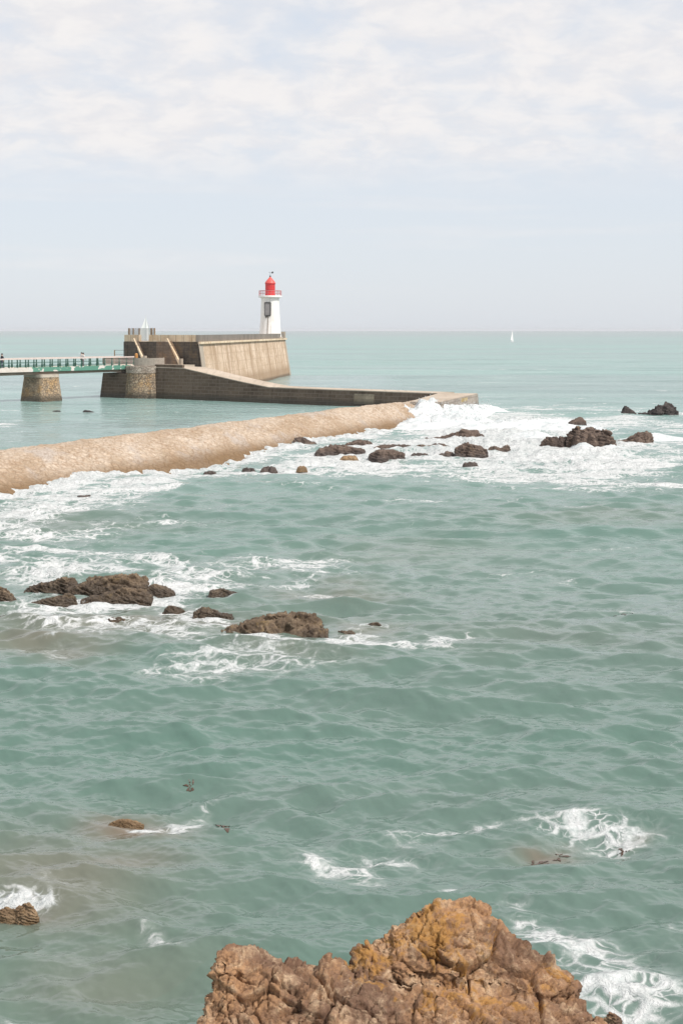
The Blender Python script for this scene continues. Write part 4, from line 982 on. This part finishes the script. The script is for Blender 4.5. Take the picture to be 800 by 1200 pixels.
def abutment():
    c = Vector((X(171, 222.0), 222.2, 0)); O = c.copy()
    root = empty('bridge_abutment', O)
    tag(root, 'stone abutment with a rounded rubble end where the footbridge lands', 'abutment')
    # round end, battered
    mb = MB(); mb.lathe((0, 0, 0), [(3.55, -1.2), (3.45, 0), (3.05, 3.75), (3.05, 4.86)], 64)
    mb.build('round_end', M['rubble'], root, True)
    cp = MB(); cp.lathe((0, 0, 0), [(3.0, 3.86), (3.10, 3.87), (3.10, 4.93), (2.9, 4.95)], 64); cp.build('pale_cap', M['pale_rubble'], root, True)
    # long flank under the bridge
    l = Vector((-0.80, 0.60, 0)).normalized()
    f0 = Vector((-0.6, -3.05, 0)); f1 = f0 + l * 8.0
    ln = Vector((l.y, -l.x, 0));  ln = -ln if ln.y > 0 else ln
    bk = Vector((3.0, 4.0, 0)) + l * 2
    base = [f0 + ln * .35, f1 + ln * .35 + l * .5, f1 + Vector((6, 8, 0)) + l * .5, bk + Vector((4, 5, 0))]
    top = [f0, f1, f1 + Vector((6, 8, 0)), bk + Vector((4, 5, 0))]
    fb = MB(); fb.prism([(p.x, p.y, -1.2) for p in base], [(p.x, p.y, 3.8) for p in top]); fb.build('flank', M['dark_wall'], root)
    # landing deck
    ld = MB(); ld.ext([(p.x, p.y) for p in (Vector((-.5, -2.2, 0)), Vector((2.6, -.6, 0)), Vector((7, 6.0, 0)), Vector((-2, 12, 0)), Vector((-6.5, 6, 0)))], 3.81, 4.97); ld.build('landing', M['path'], root)
    # low back wall with frame, seen over the bridge
    bw = MB(); a = Vector((X(121, 238), 238, 0)) - O; b = Vector((X(146, 237), 237, 0)) - O
    bw.beam((a.x, a.y, 5.5), (b.x, b.y, 5.5), .4, 1.3); bw.build('back_wall', M['stair_wall'], root)
    # curved board fence on the round end
    fn = MB()
    for k in range(22):
        an = R(-118) + R(118 + 22) * k / 21
        p = Vector((math.cos(an), math.sin(an), 0)) * 2.85
        fn.box((p.x, p.y, 5.6), (.40, .05, 1.22), an + math.pi / 2)
    fn.build('fence', M['grey_wood'], root)
    for an in (R(-118), R(-75), R(-30), R(15)):
        p = Vector((math.cos(an), math.sin(an), 0)) * 2.72; MB().tube((p.x, p.y, 4.95), (p.x, p.y, 6.3), .06, n=8).build('fence_post', M['brown_wood'], root)
abutment()

def footbridge():
    root = empty('footbridge', bp(0))
    tag(root, 'narrow footbridge with a peeling green edge beam and white handrails', 'bridge')
    O = bp(0)
    rel = lambda v: Vector(v) - O
    dk = MB(); dk.prism([rel(bp(SL, 0, DECK - .22)), rel(bp(SL, -BW, DECK - .22)), rel(bp(S1, -BW, DECK - .22)), rel(bp(S1, 0, DECK - .22))],
                        [rel(bp(SL, 0, DECK)), rel(bp(SL, -BW, DECK)), rel(bp(S1, -BW, DECK)), rel(bp(S1, 0, DECK))]); dk.build('deck', M['path'], root)
    gd = MB(); gd.prism([rel(bp(SL, -.25, 3.8)), rel(bp(SL, -BW + .25, 3.8)), rel(bp(S1 - .6, -BW + .25, 4.05)), rel(bp(S1 - .6, -.25, 4.05))],
                        [rel(bp(SL, -.25, DECK - .225)), rel(bp(SL, -BW + .25, DECK - .225)), rel(bp(S1 - .6, -BW + .25, DECK - .225)), rel(bp(S1 - .6, -.25, DECK - .225))]); gd.build('girder', M['girder'], root)
    sw = 5.2
    for o, nm in ((0.06, 1), (-BW - .06, 0)):
        for a, b, mt in ((SL, sw, 'white_paint'), (sw, S1, 'green')):
            e = MB(); e.beam(rel(bp(a, o, DECK - .26)), rel(bp(b, o, DECK - .26)), .10, .66); e.build('edge_beam', M[mt], root)
    for o in (0.0, -BW):
        r = MB(); r.beam(rel(bp(SL, o, DECK + 1.32)), rel(bp(S1, o, DECK + 1.32)), .18, .2); r.build('handrail', M['rail_white'], root)
        m = MB(); m.beam(rel(bp(SL, o, DECK + .72)), rel(bp(S1, o, DECK + .72)), .04, .05)
        m.beam(rel(bp(SL, o, DECK + .25)), rel(bp(S1, o, DECK + .25)), .04, .05); m.build('middle_rail', M['green_dark'], root)
        s = -28.6 + .4 + 1.5
        while s < S1:
            q = MB(); q.beam(rel(bp(s, o, DECK)), rel(bp(s, o, DECK + 1.26)), .15, .15)
            q.beam(rel(bp(s, o, DECK + .02)), rel(bp(s, o, DECK + .5)), .24, .22); q.build('rail_post', M['green_dark'], root)
            s += 1.5
    # closed white panels along the last few metres
    e = MB()
    for k in range(5): e.beam(rel(bp(S1 - 6.2, .02, DECK + .2 + .2 * k)), rel(bp(S1, .02, DECK + .2 + .2 * k)), .05, .05)
    e.build('end_rail', M['rail_white'], root)
footbridge()
def bridge_pier():
    # long axis across the bridge; rounded, battered
    c = bp(8.7, -1.3); O = c
    root = empty('bridge_pier', O)
    tag(root, 'battered stone pier standing in the sea under the footbridge', 'bridge pier')
    q = lambda s, o, z: (bd * s + bn * o) + Vector((0, 0, z))
    def ring(w, l, z): 
        pts = []
        for k in range(24):
            a = 2 * math.pi * k / 24; ca, sa = math.cos(a), math.sin(a)
            e = 0.22
            pts.append(q(w * math.copysign(abs(ca) ** e, ca), l * math.copysign(abs(sa) ** e, sa), z))
        return pts
    m = MB(); m.prism(ring(2.25, 2.75, -1.2), ring(1.72, 2.2, 3.55)); m.build('shaft', M['rubble'], root, True)
    m = MB(); m.prism(ring(1.78, 2.25, 3.56), ring(1.74, 2.2, 4.02)); m.build('cap', M['pale_conc'], root, True)
bridge_pier()

# bollard lamp at the bridge end
lp = empty('bollard_lamp', bp(S1 + .6, -.1, 4.97)); tag(lp, 'short bollard with an orange head beside the bridge end', 'bollard')
MB().lathe((0, 0, 0), [(.17, 0), (.15, .05), (.13, 1.1), (.15, 1.15)], 16).build('stem', M['pale_conc'], lp, True)
MB().lathe((0, 0, 1.152), [(.22, 0), (.25, .1), (.24, .6), (.12, .75)], 16).build('lamp_head', M['orange'], lp, True)
# information frame on two posts behind the bridge
fp = G(137, 425, 5.0); fp = Vector((X(137, 233), 233, 4.97)); fr = empty('notice_frame', fp); tag(fr, 'empty metal frame on two posts behind the footbridge', 'frame')
MB().beam((-.35, 0, 0), (-.35, 0, 2.3), .16, .16).build('post', M['brown_wood'], fr); MB().beam((1.2, .5, 0), (1.2, .5, 2.3), .08, .08).build('post', M['dark_metal'], fr)
m = MB(); m.beam((-.35, 0, 2.24), (1.2, .5, 2.24), .06, .06); m.beam((-.35, 0, 1.5), (1.2, .5, 1.5), .05, .05); m.build('cross_bar', M['dark_metal'], fr)

# ------------------------------------------------------------------ lighthouse
def lighthouse():
    D = 327.0; c = Vector((X(316.6, D), D, 8.65)); root = empty('lighthouse', c)
    tag(root, 'white round lighthouse with a red lantern on the bastion', 'lighthouse')
    zg = 18.45 - 8.65
    MB().lathe((0, 0, 0), [(2.62, 0), (2.56, .6), (2.42, 1.6), (2.26, 4.0), (2.12, 7.0), (2.04, zg - .75), (2.06, zg - .62)], 56).build('tower', M['white'], root, True)
    MB().lathe((0, 0, 0), [(2.1, zg - .615), (2.42, zg - .45), (2.66, zg - .4), (2.7, zg - .1), (2.66, zg)], 56).build('gallery', M['white'], root, True)
    rl = MB(); n = 22
    for zz in (.55, 1.12):
        pts = [Vector((2.55 * math.cos(2 * math.pi * k / 44), 2.55 * math.sin(2 * math.pi * k / 44), zg + zz)) for k in range(44)]
        for k in range(44): rl.beam(pts[k], pts[(k + 1) % 44], .05, .06 if zz < 1 else .1)
    for k in range(n):
        a = 2 * math.pi * k / n; p = Vector((2.55 * math.cos(a), 2.55 * math.sin(a), zg)); rl.tube(p, p + Vector((0, 0, 1.12)), .045, n=6)
    rl.build('railing', M['pink_rail'], root)
    zl = zg + .004
    ln = MB(); ln.lathe((0, 0, zl), [(1.18, 0), (1.18, .3), (1.10, .34), (1.10, 1.38), (1.15, 1.40), (1.15, 1.5), (1.08, 1.52), (1.08, 2.62), (1.2, 2.66), (1.22, 2.86)], 24); lo = ln.build('lantern', M['red'], root, True)
    pn = MB()
    for k in range(12):
        a = 2 * math.pi * k / 12; p = Vector((1.1 * math.cos(a), 1.1 * math.sin(a), zl + 1.5)); pn.beam(p, p + Vector((0, 0, 1.12)), .05, .05)
    pn.build('glazing_bar', M['red_roof'], lo)
    MB().lathe((0, 0, zl + 2.864), [(1.24, 0), (1.2, .1), (1.0, .45), (.66, .85), (.34, 1.2), (.2, 1.34), (.2, 1.42)], 32).build('roof', M['red_roof'], root, True)
    MB().lathe((0, 0, zl + 4.29), [(.12, 0), (.2, .12), (.2, .24), (.08, .36), (.03, .4), (.025, 1.2)], 12).build('finial', M['dark_metal'], root, True)
    v = MB(); v.beam((-.45, 0, zl + 5.3), (.55, .1, zl + 5.3), .04, .04); v.prism([(.25, .05, zl + 5.12), (.7, .12, zl + 5.12), (.7, .15, zl + 5.12), (.25, .08, zl + 5.12)], [(.35, .05, zl + 5.5), (.75, .12, zl + 5.55), (.75, .15, zl + 5.55), (.35, .08, zl + 5.5)]); v.build('weather_vane', M['dark_metal'], root)
    # shuttered opening in its frame, on the side towards the viewer and a little left
    an = R(-90 - 12); ca, sa = math.cos(an), math.sin(an)
    def onw(r, t, z): return Vector((ca * r - sa * t, sa * r + ca * t, z))
    z0, z1 = 5.35 , 8.05
    def slab(t0, t1, za, zb, r0, r1): 
        m = MB(); m.prism([onw(r0, t0, za), onw(r0, t1, za), onw(r1, t1, za), onw(r1, t0, za)], [onw(r0, t0, zb), onw(r0, t1, zb), onw(r1, t1, zb), onw(r1, t0, zb)]); return m
    w = slab(-.62, .62, z0, z1, 1.9, 2.36).build('shutter', M['grey_shutter'], root)
    fm = MB()
    for (a, b, c_, d_) in ((-.74, -.625, z0 - .1, z1 + .15), (.625, .74, z0 - .1, z1 + .15), (-.62, .62, z1 + .004, z1 + .22), (-.62, .62, z0 - .28, z0 - .004)):
        s = slab(a, b, c_, d_, 1.9, 2.44); fm.poly(s.v, s.f)
    fm.build('frame', M['dark_metal'], w)
    dr = slab(-.55, -.1, z0 - .6, z0 - .285, 1.95, 2.46); dr.build('bracket', M['dark_metal'], w)
    pp = MB(); pp.tube(onw(2.20, .12, z0 - .3), onw(2.52, .02, .9), .11, n=8); pp.build('drain_pipe', plain('stained_pipe', (.36, .32, .28), .8, .5), root)
    pb = MB(); pb.lathe((0, 0, 0), [(3.0, -.02), (3.0, .3), (2.64, .32)], 40); pb.build('plinth', M['pale_conc'], root, True)
lighthouse()

# ------------------------------------------------------------------ sailing boats
def sailboat(label, loc, rz, mast, lx):
    root = empty('sailboat', loc, rz); tag(root, label, 'sailboat')
    L = mast * .72; B = L * .28; n = 14
    hb = MB(); rings = []
    for k in range(n + 1):
        t = k / n; xx = (t - .5) * L; w = B / 2 * (1 - abs(2 * t - .85) ** 2.4 * .62) if t < .95 else B * .04
        w = max(w, .03); zt = .75 + .25 * t
        rings.append([(xx, -w, zt), (xx, -w * .7, .1), (xx, 0, -.3), (xx, w * .7, .1), (xx, w, zt)])
    v = [p for r_ in rings for p in r_]; f = []
    for k in range(n):
        for j in range(4): f.append((k * 5 + j, k * 5 + j + 1, k * 5 + 6 + j, k * 5 + 5 + j))
        f.append((k * 5 + 4, k * 5, k * 5 + 5, k * 5 + 9))
    f.append((0, 4, 3, 2, 1)); f.append(tuple(n * 5 + j for j in range(5)))
    hb.poly(v, f); hb.build('hull', M['hull'], root, True)
    MB().box((-.1 * L, 0, 1.15), (.35 * L, B * .5, .45)).build('cabin', M['hull'], root, bevel=.08)
    MB().tube((.08 * L, 0, .8), (.06 * L, 0, mast), .09, .05).build('mast', M['hull'], root)
    MB().tube((.08 * L, 0, 1.7), (-.42 * L, .1 * L, 1.75), .07).build('boom', M['dark_metal'], root)
    def sail(a, b, c, belly, name):
        a, b, c = Vector(a), Vector(b), Vector(c); m = 14; vv = []; ff = []
        for i in range(m + 1):
            lo = a.lerp(c, i / m); hi = b.lerp(c, i / m)
            for j in range(9):
                p = lo.lerp(hi, j / 8); p = p + Vector((0, 1, 0)) * belly * math.sin(math.pi * j / 8) * math.sin(math.pi * min(1, .25 + i / m * .75)); vv.append(p)
        for i in range(m):
            for j in range(8): ff.append((i * 9 + j, i * 9 + j + 1, i * 9 + 10 + j, i * 9 + 9 + j))
        nn = len(vv); vv += [p + Vector((0, .03, 0)) for p in vv]; ff += [tuple(nn + q for q in reversed(t)) for t in ff]
        s = MB(); s.poly(vv, ff); s.build(name, M['sail'], root, True)
    sail((.07 * L, .02, 1.85), (-.41 * L, .12 * L, 1.85), (.06 * L, .02, mast * .985), .35, 'mainsail')
    sail((.09 * L, .1, 1.5), (.49 * L, 0, 1.1), (.07 * L, .02, mast * .9), .4, 'jib')
sailboat('tiny white sailboat alone on the open sea near the horizon', G(600, 401.2), R(72), 10.8, 1)
sailboat('white sail showing above the bastion wall, its hull hidden behind', Vector((X(169, 420), 420, 0)), R(22), 15.0, 1)

# ------------------------------------------------------------------ people on the footbridge
SKIN = plain('skin', (.50, .31, .23), .6, .1); HAIRM = plain('dark_hair', (.04, .03, .025), .7, .2)
def person(label, loc, rz, hgt, shirt, trousers, stride=.18, arm=.1):
    k = hgt / 1.75
    V = [(0, 0, .95), (0, 0, 1.15), (0, .01, 1.36), (0, .0, 1.48), (0, -.02, 1.56), (0, -.03, 1.67), (0, -.02, 1.74)]
    E = [(i, i + 1) for i in range(6)]; Rr = [(.155, .11), (.145, .10), (.17, .11), (.07, .065), (.06, .06), (.09, .105), (.06, .065)]
    for s in (-1, 1):
        b = len(V); d = stride * s
        V += [(.1 * s, 0, .88), (.105 * s, -d * .5 - .02, .50), (.105 * s, -d + .03, .10), (.11 * s, -d - .12, .035)]
        Rr += [(.095, .095), (.062, .065), (.045, .045), (.04, .03)]; E += [(0, b), (b, b + 1), (b + 1, b + 2), (b + 2, b + 3)]
        b = len(V)
        V += [(.2 * s, .01, 1.40), (.25 * s, arm * s * .5 + .03, 1.12), (.24 * s, -.1 + arm * s, .9), (.235 * s, -.13 + arm * s, .80)]
        Rr += [(.055, .055), (.042, .042), (.03, .03), (.035, .022)]; E += [(2, b), (b, b + 1), (b + 1, b + 2), (b + 2, b + 3)]
    me = bpy.data.meshes.new('person'); me.from_pydata([(a * k, b * k, c * k) for a, b, c in V], E, [])
    o = bpy.data.objects.new('tmp', me); COL.objects.link(o)
    o.modifiers.new('s', 'SKIN'); 
    for i, r_ in enumerate(Rr): me.skin_vertices[0].data[i].radius = (r_[0] * k, r_[1] * k); me.skin_vertices[0].data[i].use_root = (i == 0)
    o.modifiers.new('u', 'SUBSURF').levels = 2
    dg = bpy.context.evaluated_depsgraph_get(); dg.update(); out = bpy.data.meshes.new_from_object(o.evaluated_get(dg)); bpy.data.objects.remove(o)
    out.name = 'person'
    for m in (SKIN, shirt, trousers): out.materials.append(m)
    p = bpy.data.objects.new('person', out); COL.objects.link(p); p.location = loc; p.rotation_euler = (0, 0, rz)
    for f in out.polygons:
        c = f.center / k
        f.material_index = 0 if c.z > 1.47 else (1 if c.z > .93 and not (abs(c.x) > .19 and c.z < 1.0) else (0 if abs(c.x) > .19 and c.z > .7 else 2))
        f.use_smooth = True
    h = MB(); h.lathe((0, .01 * k, 1.66 * k), [(.118 * k, -.02 * k), (.118 * k, .04 * k), (.09 * k, .1 * k), (.03 * k, .128 * k)], 14); h.build('hair', HAIRM, p, True)
    tag(p, label, 'person', 'people on the footbridge')
black = plain('black_cloth', (.03, .03, .035), .8, .2); whitec = plain('white_cloth', (.72, .70, .68), .8, .2); grey = plain('grey_cloth', (.2, .19, .2), .8, .2); navy = plain('navy_cloth', (.05, .06, .1), .8, .2); rose = plain('rose_cloth', (.6, .4, .38), .8, .2)
fd = math.atan2(bd.y, bd.x) - math.pi / 2
person('person in dark clothes walking alone at the left of the footbridge', bp(1.5, -1.2, DECK), fd, 2.12, black, navy)
person('person in a pale top cut by the left photo edge on the footbridge', bp(.35, -.9, DECK), fd + math.pi, 2.0, rose, grey)
person('person in a white top, left one of the pair mid footbridge', bp(16.4, -.9, DECK), fd + math.pi, 2.05, whitec, grey)
person('person in a white top and dark trousers, right one of the pair mid footbridge', bp(16.75, -1.7, DECK), fd + math.pi, 2.1, whitec, black)

# ------------------------------------------------------------------ white water thrown up at the head of the breakwater and over the reef
def foam_mat():
    n = N('white_water'); pos = n.coord('pos'); a = n.noise(pos, 1.2, 6, .65); b = n.noise(pos, 5, 5, .7)
    col = n.mix(n.ramp(a, .35, .65), (.67, .68, .685), (.50, .54, .55))
    return n.done(col, .9, n.bump(n.math('ADD', a, n.math('MULTIPLY', b, .5)), .7, .25), spec=.15)
M['foam'] = foam_mat()
def breaker(label, hfun, x0, x1, y0, y1, res, seed, nspray=1500):
    xs = np.arange(x0, x1, res); ys = np.arange(y0, y1, res); x, y = [a.ravel() for a in np.meshgrid(xs, ys, indexing='ij')]
    h = hfun(x, y)
    lump = fbm(xy3(x, y, .55, seed), 5) ; fine = fbm(xy3(x, y, 2.2, seed + 3), 4, True)
    z = h * (1 + .75 * lump) + .16 * fine * sstep(.1, .8, h) - .28
    idx = np.arange(len(x)).reshape(len(xs), len(ys))
    q = np.stack([idx[:-1, :-1], idx[1:, :-1], idx[1:, 1:], idx[:-1, 1:]], -1).reshape(-1, 4)
    keep = (z[q] > -.30).any(1) & ((h[q] > .05).any(1)); q = q[keep]
    used = np.unique(q); mp = -np.ones(len(x), dtype=int); mp[used] = np.arange(len(used))
    c = np.array([(x0 + x1) / 2, (y0 + y1) / 2, 0])
    v = np.stack([x, y, z], 1)[used] - c; q = mp[q]
    # droplets of spray thrown off the crest
    r = np.random.default_rng(seed); crest = np.where(h > .7)[0]; vv = [v]; qq = [q.tolist()]; nb = len(v)
    if len(crest) and nspray:
        sel = r.choice(crest, nspray)
        tet = np.array([[1, 1, 1], [-1, -1, 1], [-1, 1, -1], [1, -1, -1]])
        hh = np.abs(r.normal(0, .5, len(sel))) * (0.35 + lump[sel].clip(0, 1) * 1.6)
        rad = r.uniform(.012, .05, len(sel))
        p0 = np.stack([x[sel] + r.normal(0, .25, len(sel)), y[sel] + r.normal(0, .25, len(sel)), z[sel] + hh], 1) - c
        dv = (p0[:, None, :] + tet[None] * rad[:, None, None]).reshape(-1, 3); vv.append(dv)
        qq.append([[nb + 4 * i + a for a in t] for i in range(len(sel)) for t in ((0, 1, 2), (0, 3, 1), (0, 2, 3), (1, 3, 2))])
    me = bpy.data.meshes.new('breaking_wave'); me.from_pydata(np.concatenate(vv).tolist(), [], sum(qq, []))
    o = link('breaking_wave', me, M['foam'], None, True); o.location = c
    tag(o, label, 'wave', None, 'stuff')
def seg_d(x, y, a, b):
    ax, ay = a; bx, by = b; L2 = (bx - ax) ** 2 + (by - ay) ** 2
    t = np.clip(((x - ax) * (bx - ax) + (y - ay) * (by - ay)) / L2, 0, 1)
    return np.hypot(x - ax - t * (bx - ax), y - ay - t * (by - ay)), t
def h_main(x, y):
    d, t = seg_d(x, y, (8.6, 164.0), (11.6, 168.5)); h = (2.45 - .3 * t) * np.exp(-(d / 2.6) ** 2)
    d, t = seg_d(x, y, (12.6, 166.0), (18.5, 184.0)); h = np.maximum(h, (1.75 - .8 * t) * np.exp(-(d / 2.6) ** 2))
    d, t = seg_d(x, y, (9.0, 157.0), (14.0, 160.0)); h = np.maximum(h, 1.05 * np.exp(-(d / 3.6) ** 2))
    d, t = seg_d(x, y, (14.0, 152.0), (24.0, 160.0)); h = np.maximum(h, .75 * np.exp(-(d / 3.0) ** 2))
    return h
breaker('white breaking wave washing over the head of the tan breakwater', h_main, -1, 32, 144, 192, .16, 3)
def h_right(x, y):
    h = np.zeros_like(x)
    for u, v, rr, hh in ((655, 522, 2.0, .7), (682, 529, 1.8, .75), (700, 526, 1.6, .8), (716, 529, 1.8, .7), (640, 520, 2.2, .7), (622, 512, 2.6, .7), (735, 524, 1.5, .5), (605, 520, 2.2, .6), (690, 505, 2.0, .7), (655, 500, 2.4, .6), (755, 520, 1.8, .45), (770, 512, 2.4, .5)):
        c = G(u, v); h = np.maximum(h, hh * np.exp(-((x - c.x) ** 2 + ((y - c.y) * .7) ** 2) / rr ** 2))
    return h
breaker('white water surging around the brown rocks on the right', h_right, 14, 40, 118, 165, .16, 9, 0)

# ------------------------------------------------------------------ sea haze
hz = bpy.data.materials.new('sea_haze'); hz.use_nodes = True
ht = hz.node_tree; ht.nodes.remove(ht.nodes['Principled BSDF'])
pv = ht.nodes.new('ShaderNodeVolumePrincipled'); pv.inputs['Color'].default_value = (0.91, 0.935, 0.98, 1); pv.inputs['Density'].default_value = 5e-5
ht.links.new(pv.outputs[0], ht.nodes['Material Output'].inputs['Volume'])
ho = MB().box((0, 0, 11.0), (150000, 150000, 34.0)).build('haze', hz); tag(ho, 'thin sea haze over the water', None, None, 'stuff')

# ------------------------------------------------------------------ sky and sun
SUN_AZ, SUN_EL = R(72), R(52)        # right of the view and a little behind the camera side
sdir = Vector((math.cos(SUN_EL) * 0.82, math.cos(SUN_EL) * -0.572, math.sin(SUN_EL)))
w = bpy.data.worlds.new('World'); S.world = w; w.use_nodes = True
nt = w.node_tree; nt.nodes.clear()
def wn(t, ins=None, **kw):
    x = nt.nodes.new(t)
    for k, v in kw.items(): setattr(x, k, v)
    for k, v in (ins or {}).items():
        if isinstance(v, bpy.types.NodeSocket): nt.links.new(v, x.inputs[k])
        elif isinstance(v, tuple) and len(v) == 3 and x.inputs[k].type == 'RGBA': x.inputs[k].default_value = (*v, 1)
        else: x.inputs[k].default_value = v
    return x
sky = wn('ShaderNodeTexSky', sky_type='NISHITA', sun_disc=False, sun_elevation=SUN_EL, sun_rotation=math.atan2(sdir.x, sdir.y), altitude=10.0, air_density=1.0, dust_density=1.0, ozone_density=2.0)
tc = wn('ShaderNodeTexCoord').outputs['Generated']
sx = wn('ShaderNodeSeparateXYZ', {0: tc})
def wm(op, a, b=None, clamp=False):
    x = nt.nodes.new('ShaderNodeMath'); x.operation = op; x.use_clamp = clamp
    for k, v in enumerate((a, b)):
        if v is None: continue
        if isinstance(v, bpy.types.NodeSocket): nt.links.new(v, x.inputs[k])
        else: x.inputs[k].default_value = v
    return x.outputs[0]
def wr(v, a, b, lo=0.0, hi=1.0):
    x = wn('ShaderNodeMapRange', {0: v, 1: a, 2: b, 3: lo, 4: hi}, interpolation_type='SMOOTHSTEP'); return x.outputs[0]
zz = wm('MAXIMUM', sx.outputs[2], 0.0)
den = wm('ADD', zz, 0.28)
cp = wn('ShaderNodeCombineXYZ', {0: wm('DIVIDE', sx.outputs[0], den), 1: wm('DIVIDE', sx.outputs[1], den), 2: 0.0}).outputs[0]
n1 = wn('ShaderNodeTexNoise', {'Vector': cp, 'Scale': 4.2, 'Detail': 8.0, 'Roughness': 0.58, 'Distortion': 0.2}).outputs[0]
n2 = wn('ShaderNodeTexNoise', {'Vector': cp, 'Scale': 12.0, 'Detail': 8.0, 'Roughness': 0.6, 'Distortion': 0.3}).outputs[0]
cov = wm('ADD', wm('MULTIPLY', n1, 0.7), wm('MULTIPLY', n2, 0.3))
hi = wr(zz, 0.085, 0.135)
c1 = wm('MULTIPLY', wr(cov, 0.27, 0.60), hi)
st = wn('ShaderNodeTexNoise', {'Vector': wn('ShaderNodeMapping', {'Vector': tc, 'Scale': (3.0, 3.0, 60.0)}).outputs[0], 'Scale': 1.0, 'Detail': 4.0}).outputs[0]
c2 = wm('MULTIPLY', wr(st, 0.48, 0.65), wm('MULTIPLY', wr(zz, 0.02, 0.05), 0.25))
bg = wn('ShaderNodeMix', {0: wm('MAXIMUM', c1, c2), 6: (1, 1, 1), 7: (1, 1, 1)}, data_type='RGBA')
# clear sky: Nishita thinned by high veil cloud
sk = wn('ShaderNodeVectorMath', {0: sky.outputs[0], 3: SKY_K if 'SKY_K' in globals() else 0.10}, operation='SCALE').outputs[0]
veil = wn('ShaderNodeMix', {0: 0.78, 6: sk, 7: (0.755, 0.795, 0.86)}, data_type='RGBA').outputs[2]
nt.links.new(veil, bg.inputs[6])
shade = wn('ShaderNodeMix', {0: wr(n2, 0.38, 0.62), 6: (0.765, 0.757, 0.775), 7: (0.835, 0.815, 0.812)}, data_type='RGBA').outputs[2]
nt.links.new(shade, bg.inputs[7])
bgn = wn('ShaderNodeBackground', {0: bg.outputs[2], 1: wm('MULTIPLY', wr(zz, 0.22, 0.32, 1.0, 1.28), wr(zz, 0.45, 0.75, 1.0, 0.66))})  # gain added by elevation: sky above the view brightened, zenith dimmed, shaping sea reflections
out = wn('ShaderNodeOutputWorld', {0: bgn.outputs[0]})

sd = bpy.data.lights.new('sun', 'SUN'); sd.energy = 3.7; sd.angle = R(1.5); sd.color = (1.0, 0.95, 0.88)
so = bpy.data.objects.new('sun', sd); COL.objects.link(so); so.location = (60, -20, 80)
so.rotation_euler = (-sdir).to_track_quat('-Z', 'Y').to_euler()

S.view_settings.view_transform = 'Standard'; S.view_settings.look = 'None'; S.view_settings.gamma = 1.0; S.view_settings.exposure = 0.12
S.view_settings.use_curve_mapping = False
S.cycles.max_bounces = 6
S.cycles.volume_bounces = 0
S.cycles.use_denoising = True
